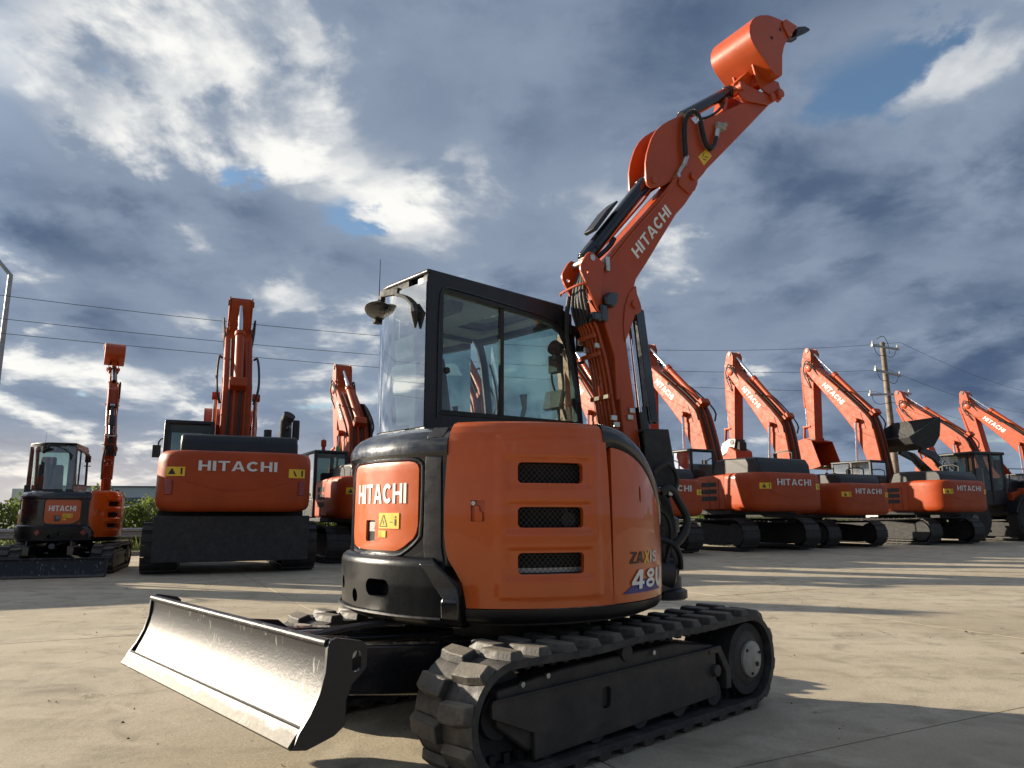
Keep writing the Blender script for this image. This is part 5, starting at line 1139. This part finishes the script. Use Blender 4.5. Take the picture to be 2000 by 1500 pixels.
    for vv in (-.25, .25):
        m_ = MB(); m_.cyl((tp_.x, vv*k-.04*k, tp_.y), (tp_.x, vv*k+.04*k, tp_.y), .11*k, n=14); m_.build('bucket_boss', BK, ar)
    if end == 'bucket':
        bpz = [AP(q, p) for q, p in ((-.22, 2.95), (.10, 2.86), (.55, 2.95), (.78, 3.15), (.82, 3.50), (.66, 3.85), (.30, 4.06), (-.20, 4.08), (-.62, 3.98))]
        inn = [p+(AP(.1, 3.45)-p).normalized()*.05*k for p in bpz]
        m_ = MB(); m_.prism([tuple(p) for p in bpz]+[tuple(p) for p in reversed(inn)], -.62*k, .62*k, fxz); bu = m_.build('bucket', OR, t0)
        for s in (-1, 1):
            m_ = MB(); m_.prism([tuple(p) for p in bpz], s*.60*k, s*.635*k, fxz); m_.build('bucket_side', OR, bu)
            m_ = MB(); m_.prism([tuple(AP(q, p)) for q, p in ((-.12, 2.82), (.14, 2.80), (.60, 2.85), (.66, 3.05), (-.1, 3.0))], s*.22*k, s*.27*k, fxz); m_.build('bucket_ear', OR, bu)
        for i in range(5):
            m_ = MB(); v_ = (-.5+.25*i)*k; m_.prism([tuple(AP(q, p)) for q, p in ((-.50, 3.95), (-.50, 4.05), (-.85, 3.98))], v_-.05*k, v_+.05*k, fxz); m_.build('bucket_tooth', BK, bu)
    elif end == 'coupler':
        for s in (-1, 1):
            m_ = MB(); m_.prism([tuple(AP(q, p)) for q, p in ((-.15, 2.80), (.22, 2.78), (.60, 2.95), (.72, 3.25), (.60, 3.45), (.30, 3.30), (-.05, 3.25))], s*.20*k, s*.27*k, fxz); m_.build('coupler_plate', 'steel_grey', ar)
        m_ = MB(); m_.prism([tuple(AP(q, p)) for q, p in ((-.30, 2.95), (-.12, 2.80), (.18, 3.0), (.30, 3.25), (.02, 3.45), (-.30, 3.35))], -.19*k, .19*k, fxz); m_.build('coupler_body', 'black_matte', ar)
        m_ = MB(); m_.prism([tuple(AP(q, p)) for q, p in ((-.35, 3.30), (.05, 3.10), (.25, 3.45), (.75, 3.55), (.8, 3.75), (-.4, 3.75))], -.45*k, .45*k, fxz); m_.build('attachment', OR, ar, bevel=.03*k)
    if guard:
        m_ = MB(); m_.prism([tuple(p) for p in (cl(.06)-nr*.1*k, cl(.06)+nr*.55*k, cl(.46)+nr*.62*k, cl(.70)+nr*.50*k, cl(.78)+nr*.22*k, cl(.40)+nr*.1*k)], -.36*k, -.30*k, fxz); gd_ = m_.build('boom_guard', BK, t0, bevel=.02*k)
        for i in range(6):
            c_ = cl(.22+.035*i)+nr*.16*k; m_ = MB(); m_.box((c_.x, -.29*k, c_.y), (.10*k, .02*k, .05*k)); m_.build('guard_slot', 'zinc', gd_)
    return t0
GRP = 'excavators parked in a row along the kerb'
def at(t, n): v = tn(t, n); return (v.x, v.y)
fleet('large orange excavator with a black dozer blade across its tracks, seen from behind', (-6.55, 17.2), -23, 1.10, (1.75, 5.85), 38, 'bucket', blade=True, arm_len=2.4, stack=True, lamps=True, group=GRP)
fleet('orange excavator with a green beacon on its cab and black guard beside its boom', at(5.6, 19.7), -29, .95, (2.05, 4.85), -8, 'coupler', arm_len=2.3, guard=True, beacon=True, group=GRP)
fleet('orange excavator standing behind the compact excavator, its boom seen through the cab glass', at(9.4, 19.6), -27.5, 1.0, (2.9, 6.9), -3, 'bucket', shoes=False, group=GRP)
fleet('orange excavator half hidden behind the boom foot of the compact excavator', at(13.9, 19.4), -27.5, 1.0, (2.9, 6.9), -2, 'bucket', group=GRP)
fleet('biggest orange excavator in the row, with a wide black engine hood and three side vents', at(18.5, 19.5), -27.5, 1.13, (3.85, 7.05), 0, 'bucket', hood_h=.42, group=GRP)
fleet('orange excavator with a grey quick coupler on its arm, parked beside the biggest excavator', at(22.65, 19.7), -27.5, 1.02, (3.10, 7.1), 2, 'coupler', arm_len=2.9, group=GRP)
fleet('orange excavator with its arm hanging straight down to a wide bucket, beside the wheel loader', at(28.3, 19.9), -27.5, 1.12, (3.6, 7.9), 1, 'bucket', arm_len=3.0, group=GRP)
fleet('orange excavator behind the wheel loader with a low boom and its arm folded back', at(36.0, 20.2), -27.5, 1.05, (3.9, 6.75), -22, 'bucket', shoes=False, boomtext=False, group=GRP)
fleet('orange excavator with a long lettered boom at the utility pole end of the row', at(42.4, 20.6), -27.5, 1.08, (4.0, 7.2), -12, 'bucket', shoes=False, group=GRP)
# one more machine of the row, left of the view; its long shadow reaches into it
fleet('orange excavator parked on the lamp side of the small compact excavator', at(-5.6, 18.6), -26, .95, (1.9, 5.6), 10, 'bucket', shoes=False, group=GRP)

# ================================================================== wheel loader behind the row
LD = thing('wheel_loader', 'black and orange wheel loader with raised black bucket behind the excavator row', 'wheel loader', (22.1, 33.3, 0), math.atan2(-.31, -.95)); LD.scale = (1.07, 1.07, 1.07)
def lb(c, d, nm, mtl, par=LD, bev=.04, rot=None):
    m_ = MB(); m_.box(c, d, rot); return m_.build(nm, mtl, par, bevel=bev, seg=3)
for x in (0, 3.15):
    for s in (-1, 1):
        m_ = MB(); m_.lathe([(.45, -.26), (.80, -.28), (.87, -.20), (.89, 0), (.87, .20), (.80, .28), (.45, .26)], (x, s*1.02, .89), (0, s, 0), 32)
        wl = m_.build('wheel', 'tyre', LD)
        m_ = MB(); m_.lathe([(.44, .10), (.44, .22), (.36, .20), (.18, .12), (.16, .26), (0, .26)], (x, s*1.02, .89), (0, s, 0), 28); m_.build('rim', 'steel_grey', wl)
        for i in range(22):
            a = 2*math.pi*i/22; m_ = MB(); m_.box((x+.87*math.cos(a), s*1.02+.11*s*(1 if i % 2 else -1), .89+.87*math.sin(a)), (.075, .30, .08), Matrix.Rotation(-a, 3, 'Y')); m_.build('tread_lug', 'tyre', wl)
lb((-.45, 0, 1.35), (2.4, 1.5, .6), 'rear_frame', 'black_matte'); lb((2.6, 0, 1.15), (1.9, .9, .6), 'front_frame', 'black_matte')
m_ = MB(); m_.prism([(-1.75, 1.45), (-1.75, 2.0), (-1.55, 2.25), (.75, 2.55), (.80, 1.6)], -.82, .82, lambda a, b, d: (a, d, b)); hd = m_.build('engine_hood', 'black_gloss', LD, bevel=.06, seg=3)
for s in (-1, 1):
    m_ = MB(); m_.prism([(-1.70, 1.30), (-1.72, 1.66), (-1.2, 1.80), (.2, 2.02), (.74, 1.92), (.74, 1.60), (.2, 1.75), (-.6, 1.72), (-1.0, 1.45)], s*.80, s*1.02, lambda a, b, d: (a, d, b)); m_.build('side_panel', 'orange_fleet', LD, bevel=.03)
    m_ = MB(); m_.prism([(-1.70, 1.68), (-1.2, 1.82), (.1, 2.03), (.1, 2.10), (-1.25, 1.98)], s*.82, s*.845, lambda a, b, d: (a, d, b)); m_.build('stripe', 'facade_white', LD)
    m_ = MB(); pts = [(x_, z_) for x_, z_ in [(1.02*math.cos(R(a)), .89+1.02*math.sin(R(a))) for a in range(15, 166, 10)]]; m_.prism(pts+[(x_*.93, .89+(z_-.89)*.93) for x_, z_ in reversed(pts)], s*.74, s*1.30, lambda a, b, d: (a, d, b)); m_.build('fender', 'black_satin', LD)
    lettering('lettering', '180', (lambda u, v: (-.35-.75*u if True else 0, .835, 2.17+.02-.10*u+.20*v)) if s > 0 else (lambda u, v: (-1.10+.75*u, -.835, 2.09+.10*u+.20*v)), 'white_print', hd, .14)
cb_ = lb((1.55, 0, 3.52), (1.75, 1.70, .13), 'cab', 'black_satin', bev=.05)
for x, y in ((.82, .78), (.82, -.78), (1.5, .80), (1.5, -.80), (2.30, .72), (2.30, -.72)): lb((x, y, 2.5), (.09, .09, 2.0), 'pillar', 'black_satin', cb_, .02)
lb((1.55, 0, 1.72), (1.6, 1.64, .62), 'cab_floor', 'black_satin', cb_)
for pts in ([(.82, -.74, 2.03), (.82, .74, 2.03), (.82, .74, 3.45), (.82, -.74, 3.45)], [(2.33, -.7, 2.03), (2.33, .7, 2.03), (2.33, .7, 3.45), (2.33, -.7, 3.45)], [(.86, .80, 2.03), (2.28, .80, 2.03), (2.28, .80, 3.45), (.86, .80, 3.45)], [(.86, -.80, 2.03), (2.28, -.80, 2.03), (2.28, -.80, 3.45), (.86, -.80, 3.45)]):
    m_ = MB(); m_.add(pts, [(0, 1, 2, 3)]); m_.build('window', 'far_glass', cb_)
lb((1.25, 0, 2.2), (.5, .5, .2), 'seat', 'seat_cloth', cb_); lb((1.02, 0, 2.62), (.14, .48, .75), 'seat_back', 'seat_cloth', cb_)
for s in (-1, 1):
    m_ = MB(); m_.prism([(2.50, 2.15), (2.75, 2.55), (4.05, 3.55), (4.75, 3.72), (4.85, 3.50), (4.15, 3.22), (2.95, 2.05)], s*.42, s*.56, lambda a, b, d: (a, d, b)); la = m_.build('loader_arm', 'black_gloss', LD, bevel=.03)
    if s > 0: lettering('lettering', 'CASE', lambda u, v: (3.02+.86*u+.10*v-.06, .565, 2.52+.70*u-.18*v+.10), 'white_print', la, .14)
m_ = MB(); m_.tube([(2.6, 0, 2.4), (3.4, 0, 3.1)], .10, 12); m_.tube([(3.3, 0, 3.02), (4.1, 0, 3.85), (4.7, 0, 4.05)], .06, 10); m_.build('tilt_cylinder', 'yellow', LD)
bp_ = [(4.75, 3.55), (4.62, 3.95), (4.70, 4.45), (5.00, 4.80), (5.45, 4.92), (5.95, 4.85)]; ip_ = [(x+.03*(1 if i < 3 else .3), z-.05*(0 if i < 2 else 1)) for i, (x, z) in enumerate(bp_)]
bp2 = [(4.72, 3.42), (4.55, 3.75), (4.50, 4.15), (4.62, 4.60), (4.95, 4.85), (5.35, 4.90), (5.42, 4.84), (5.02, 4.72), (4.74, 4.50), (4.62, 4.12), (4.68, 3.78), (4.82, 3.50)]
bp2 = [(4.35, 4.86), (4.30, 4.70), (4.42, 4.10), (4.75, 3.70), (5.25, 3.55), (5.80, 3.75), (5.95, 4.00), (5.92, 4.06), (5.72, 3.86), (5.25, 3.68), (4.82, 3.80), (4.52, 4.15), (4.40, 4.70), (4.42, 4.86)]
m_ = MB(); m_.prism(bp2, -1.15, 1.15, lambda a, b, d: (a, d, b)); bu = m_.build('loader_bucket', 'black_matte', LD)
for s in (-1, 1):
    m_ = MB(); m_.prism([(4.32, 4.86), (4.30, 4.70), (4.42, 4.10), (4.75, 3.70), (5.25, 3.55), (5.80, 3.75), (5.95, 4.02)], s*1.13, s*1.17, lambda a, b, d: (a, d, b)); m_.build('bucket_side', 'black_matte', bu)
lb((2.9, .75, 2.0), (.08, .3, .2), 'headlamp', 'ceramic')
m_ = MB(); m_.tube([(.7, .95, 2.0), (.7, .95, 2.9), (-.3, .95, 2.9), (-.9, .95, 2.5)], .02, 6); m_.build('handrail', 'black_satin', LD)

# white car parked beyond the row
CR = thing('parked_car', 'white car parked on the far side of the excavator row', 'car', (20.6, 40.0, -.12), R(-152.5))
m_ = MB(); m_.prism([(-2.1, .28), (-2.15, .75), (-1.95, .95), (-1.2, 1.02), (-.55, 1.42), (.85, 1.45), (1.6, .98), (2.05, .90), (2.12, .5), (2.05, .28)], -.86, .86, lambda a, b, d: (a, d, b)); bd = m_.build('body', 'car_white', CR, bevel=.09, seg=3)
for s in (-1, 1):
    m_ = MB(); m_.prism([(-1.0, 1.02), (-.50, 1.34), (.75, 1.37), (1.30, 1.02)], s*.855, s*.868, lambda a, b, d: (a, d, b)); m_.build('side_window', 'far_glass', bd)
    for x in (-1.35, 1.35):
        m_ = MB(); m_.lathe([(.20, -.1), (.31, -.1), (.33, 0), (.31, .1), (.20, .1)], (x, s*.80, .33), (0, s, 0), 24); wl = m_.build('wheel', 'tyre', CR)
        m_ = MB(); m_.lathe([(.21, .06), (.20, .11), (.05, .08), (0, .08)], (x, s*.80, .33), (0, s, 0), 20); m_.build('rim', 'steel_grey', wl)
        m_ = MB(); m_.prism([(x+.40*math.cos(R(a)), .33+.40*math.sin(R(a))) for a in range(-10, 191, 12)], s*.80, s*.872, lambda a, b, d: (a, d, b)); m_.build('wheel_arch', 'black_matte', bd)

# ================================================================== crash barrier, hedge, weeds
BR = thing('crash_barrier', 'grey steel crash barrier standing in front of the hedge', 'barrier', tuple(tn(0, 26.6, -.1)), GA)
m_ = MB(); m_.prism([(-.02, .50), (.03, .54), (.03, .60), (-.02, .64), (-.02, .68), (.03, .72), (.03, .78), (-.02, .82), (-.045, .82), (.0, .77), (.0, .73), (-.045, .68), (-.045, .64), (.0, .59), (.0, .55), (-.045, .50)], -24, 40, lambda a, b, d: (d, -a, b)); m_.build('rail', 'galvanised', BR)
for i in range(16):
    m_ = MB(); m_.box((-23.5+4.0*i, .09, .40), (.10, .12, .80)); m_.build('post', 'galvanised', BR)
def leaves(m_, rnd, c, rad3, n, size):
    blobs = [(Vector((rnd.uniform(-.75, .75)*rad3[0], rnd.uniform(-.75, .75)*rad3[1], rnd.uniform(.15, .9)*rad3[2])), rnd.uniform(.26, .52)) for _ in range(13)]
    for _ in range(n):
        bc_, br = rnd.choice(blobs); d = Vector((rnd.gauss(0, 1), rnd.gauss(0, 1), rnd.gauss(0, 1))).normalized()*br*(rnd.random()**.45)*min(rad3)
        p = bc_+d
        if p.z < .03: continue
        a = Vector((rnd.gauss(0, 1), rnd.gauss(0, 1), rnd.gauss(0, .7))).normalized(); b = a.orthogonal().normalized(); b.rotate(Matrix.Rotation(rnd.uniform(0, 6.28), 3, a)); s = size*rnd.uniform(.6, 1.4)
        m_.add([p-b*s*.5, p+a.cross(b)*s*.30, p+b*s*.6, p-a.cross(b)*s*.30], [(0, 1, 2, 3)])
def bush(label, t, n, w_, h_, seed, mtl, count=1700, size=.13, group='shrubs of the hedge behind the barrier'):
    rnd = random.Random(seed); th_ = thing('shrub', label, 'shrub', tuple(tn(t, n, -.14)), rnd.uniform(0, 6), group)
    m_ = MB(); leaves(m_, rnd, None, (w_/2, w_/2, h_), count, size); m_.build('foliage', mtl, th_)
    m_ = MB()
    for i in range(6):
        a = rnd.uniform(0, 6.28); m_.tube([(0, 0, 0), (.1*math.cos(a), .1*math.sin(a), h_*.4), (.3*w_*math.cos(a), .3*w_*math.sin(a), h_*.85)], [.03, .02, .008], 6)
    m_.build('stem', 'bark', th_)
LBS = ['dense green shrub of the hedge behind the crash barrier', 'dense green shrub of the hedge behind the crash barrier', 'pale green loose shrub of the hedge behind the crash barrier']
for i in range(17):
    bush(LBS[i % 3], -8+1.25*i+random.uniform(-.2, .2), 29.3+random.uniform(-.5, .7), random.uniform(2.0, 2.8), random.uniform(1.45, 2.05), 100+i, ('leaf_a', 'leaf_a', 'leaf_b')[i % 3], group='pale shrubs of the hedge' if i % 3 == 2 else 'dense shrubs of the hedge')
for i in range(12):
    bush('low dark shrub beyond the excavator row', 15+2.9*i, 30.5, 2.6, random.uniform(1.0, 1.35), 200+i, 'leaf_a', 900, .15, 'low shrubs beyond the excavator row')
for i in range(6):
    bush('yellowish tall weedy bush on the open ground behind the small excavator', -15+1.5*i, 27.8+.3*(i % 2), 1.9, random.uniform(1.3, 1.7), 300+i, 'leaf_c', 1400, .11, 'weedy bushes behind the small excavator')
m_ = MB(); rnd = random.Random(11)
for _ in range(14000):
    p = tn(rnd.uniform(-18, 44), rnd.uniform(25.2, 28.4), -.1); h = rnd.uniform(.25, .85)*(.6+.4*math.sin(p.x*1.3)**2); a = rnd.uniform(0, 6.28); d = Vector((math.cos(a), math.sin(a), 0))*rnd.uniform(.012, .03); ln = Vector((rnd.gauss(0, .12), rnd.gauss(0, .12), 0))
    m_.add([p-d, p+d, p+ln*.5+d*.7+Vector((0, 0, h*.6)), p+ln+Vector((0, 0, h))], [(0, 1, 2, 3)])
wd_ = m_.build('weeds', 'leaf_c'); wd_['kind'] = 'stuff'; wd_['label'] = 'tall weeds growing between the verge and the hedge'
# a far belt of trees on the horizon: reads as one mass
m_ = MB(); rnd = random.Random(5)
for i in range(6000):
    a = R(rnd.uniform(-60, 60)); d = rnd.uniform(330, 420); p = Vector((d*math.sin(a), d*math.cos(a), rnd.random()**1.4*(3.4+2.6*math.sin(a*23)+1.8*math.sin(a*57+1)))); s = rnd.uniform(1.0, 2.2)
    m_.add([p+Vector((-s, 0, -s*.5)), p+Vector((s, 0, -s*.6)), p+Vector((s*.4, 0, s*.8)), p+Vector((-s*.6, 0, s*.6))], [(0, 1, 2, 3)])
tb_ = m_.build('distant_trees', 'leaf_a'); tb_['kind'] = 'stuff'; tb_['label'] = 'far belt of trees along the horizon'

# ================================================================== far warehouse
WH = thing('warehouse', 'long pale grey warehouse with dark sign far beyond the hedge', 'warehouse', (-106, 190, -.1), R(8))
m_ = MB(); m_.box((12, 0, 3.9), (46, 18, 7.8)); wl = m_.build('wall', 'facade', WH)
m_ = MB(); m_.box((12, 0, 7.9), (46.6, 18.6, .35)); m_.build('parapet', 'facade_dark', WH)
m_ = MB(); m_.box((-14.5, 1, 3.7), (6.9, 14, 7.4)); m_.build('white_annex', 'facade_white', WH)
for x, w_, z, h_ in ((-4, 13, 5.0, 1.0), (11, 10, 4.4, 1.6), (20, 9, 3.6, 1.2), (30, 8, 4.6, 1.2)):
    m_ = MB(); m_.box((x, -9.06, z), (w_, .15, h_)); m_.build('window_band', 'facade_dark', WH)
for i in range(6):
    m_ = MB(); m_.box((1.2+1.25*i, -9.1, 6.5), (.8, .2, 1.1 if i % 2 else .85)); m_.build('sign_letter', 'black_print', WH)

# ================================================================== street lamp, utility poles, wires
SLP = thing('street_lamp', 'grey steel street lamp with bent arm standing beyond the row', 'street lamp', (-17.61, 24.6, -.12))
zt = 9.56
m_ = MB(); m_.tube([(0, 0, 0), (0, 0, zt*.5), (0, 0, zt)], [.11, .095, .075], 12); pole = m_.build('pole', 'galvanised', SLP)
m_ = MB(); m_.tube([(0, 0, zt-.03), (-.55, -.1, zt+.62), (-1.5, -.25, zt+1.45)], [.07, .065, .05], 10); ar = m_.build('arm', 'galvanised', SLP)
m_ = MB(); m_.box((-1.85, -.30, zt+1.72), (.75, .28, .14), Matrix.Rotation(R(40), 3, 'Y')); m_.build('lamp_head', 'galvanised', ar, bevel=.04)
m_ = MB(); m_.box((0, 0, .03), (.4, .4, .06)); m_.build('base_plate', 'galvanised', SLP)
def utility(label, loc, h, lean, brackets=True):
    u_ = thing('utility_pole', label, 'utility pole', loc, GA)
    m_ = MB(); m_.tube([(0, 0, 0), (lean*.5, 0, h*.5), (lean, 0, h)], [.20, .17, .135], 14); pl_ = m_.build('pole', 'timber', u_)
    for z, w_, rz in ((h-.30, 2.3, 0), (h-1.75, 2.2, .2), (h-2.95, 3.6, -.25)):
        m_ = MB(); m_.box((lean*z/h, -.16, z), (w_, .09, .11), Matrix.Rotation(rz*.35, 3, 'Y')); ca = m_.build('crossarm', 'galvanised', u_)
        for s in (-1, 1):
            q = Vector((lean*z/h, -.16, z))+Matrix.Rotation(rz*.35, 3, 'Y') @ Vector((s*w_*.46, 0, 0))
            m_ = MB(); m_.lathe([(.03, 0), (.07, .04), (.04, .09), (.07, .13), (.035, .19), (.05, .24), (0, .26)], q, (0, 0, 1), 12); m_.build('insulator', 'ceramic', ca)
            m_ = MB(); m_.tube([q+Vector((0, 0, .2)), q+Vector((-s*.35, .05, -.55)), Vector((lean*z/h, -.12, z-.45))], .016, 6, 2); m_.build('jumper_wire', 'wire', ca)
    m_ = MB(); m_.tube([(lean-.45, 0, h+.15), (lean, -.1, h+.42), (lean+.5, 0, h+.05), (lean+.55, .0, h-.6)], .016, 6, 2); m_.build('top_wire', 'wire', u_)
    return u_
U1 = (20.95, 40.0, -.15); H1 = 10.75
utility('weathered timber utility pole with three crossarms behind the excavator row', U1, H1, -.25)
U2 = (U1[0]+TX.x*17+7.5, U1[1]+TX.y*17+11, -.15)
utility('timber utility pole at the far end of the power line', U2, 10.6, -.1)
def wire(label, a, b, sag, r=.009):
    pts = [Vector(a)+(Vector(b)-Vector(a))*i/40+Vector((0, 0, -4*sag*(i/40)*(1-i/40))) for i in range(41)]
    o = MB().tube(pts, r, 5).build('power_line', 'wire'); return tag(o, label, 'power line', 'power lines strung between the poles')
W0 = Vector(U1)-TX*74
for j, (dz, dn, sg_) in enumerate(((10.45, -.9, 3.15), (9.05, -.1, 2.25), (7.95, .8, 1.40))):
    wire('thin black power line strung over the parked excavators from the timber utility pole', Vector((U1[0], U1[1], dz))+NX*dn, Vector((W0.x, W0.y, dz+.1))+NX*dn, sg_)
for j, (dz, dn) in enumerate(((10.45, -.9), (9.05, -.1), (7.95, .8))):
    wire('thin black power line between the two timber utility poles', Vector((U1[0], U1[1], dz))+NX*dn, Vector((U2[0], U2[1], dz-.1))+NX*dn, .5)
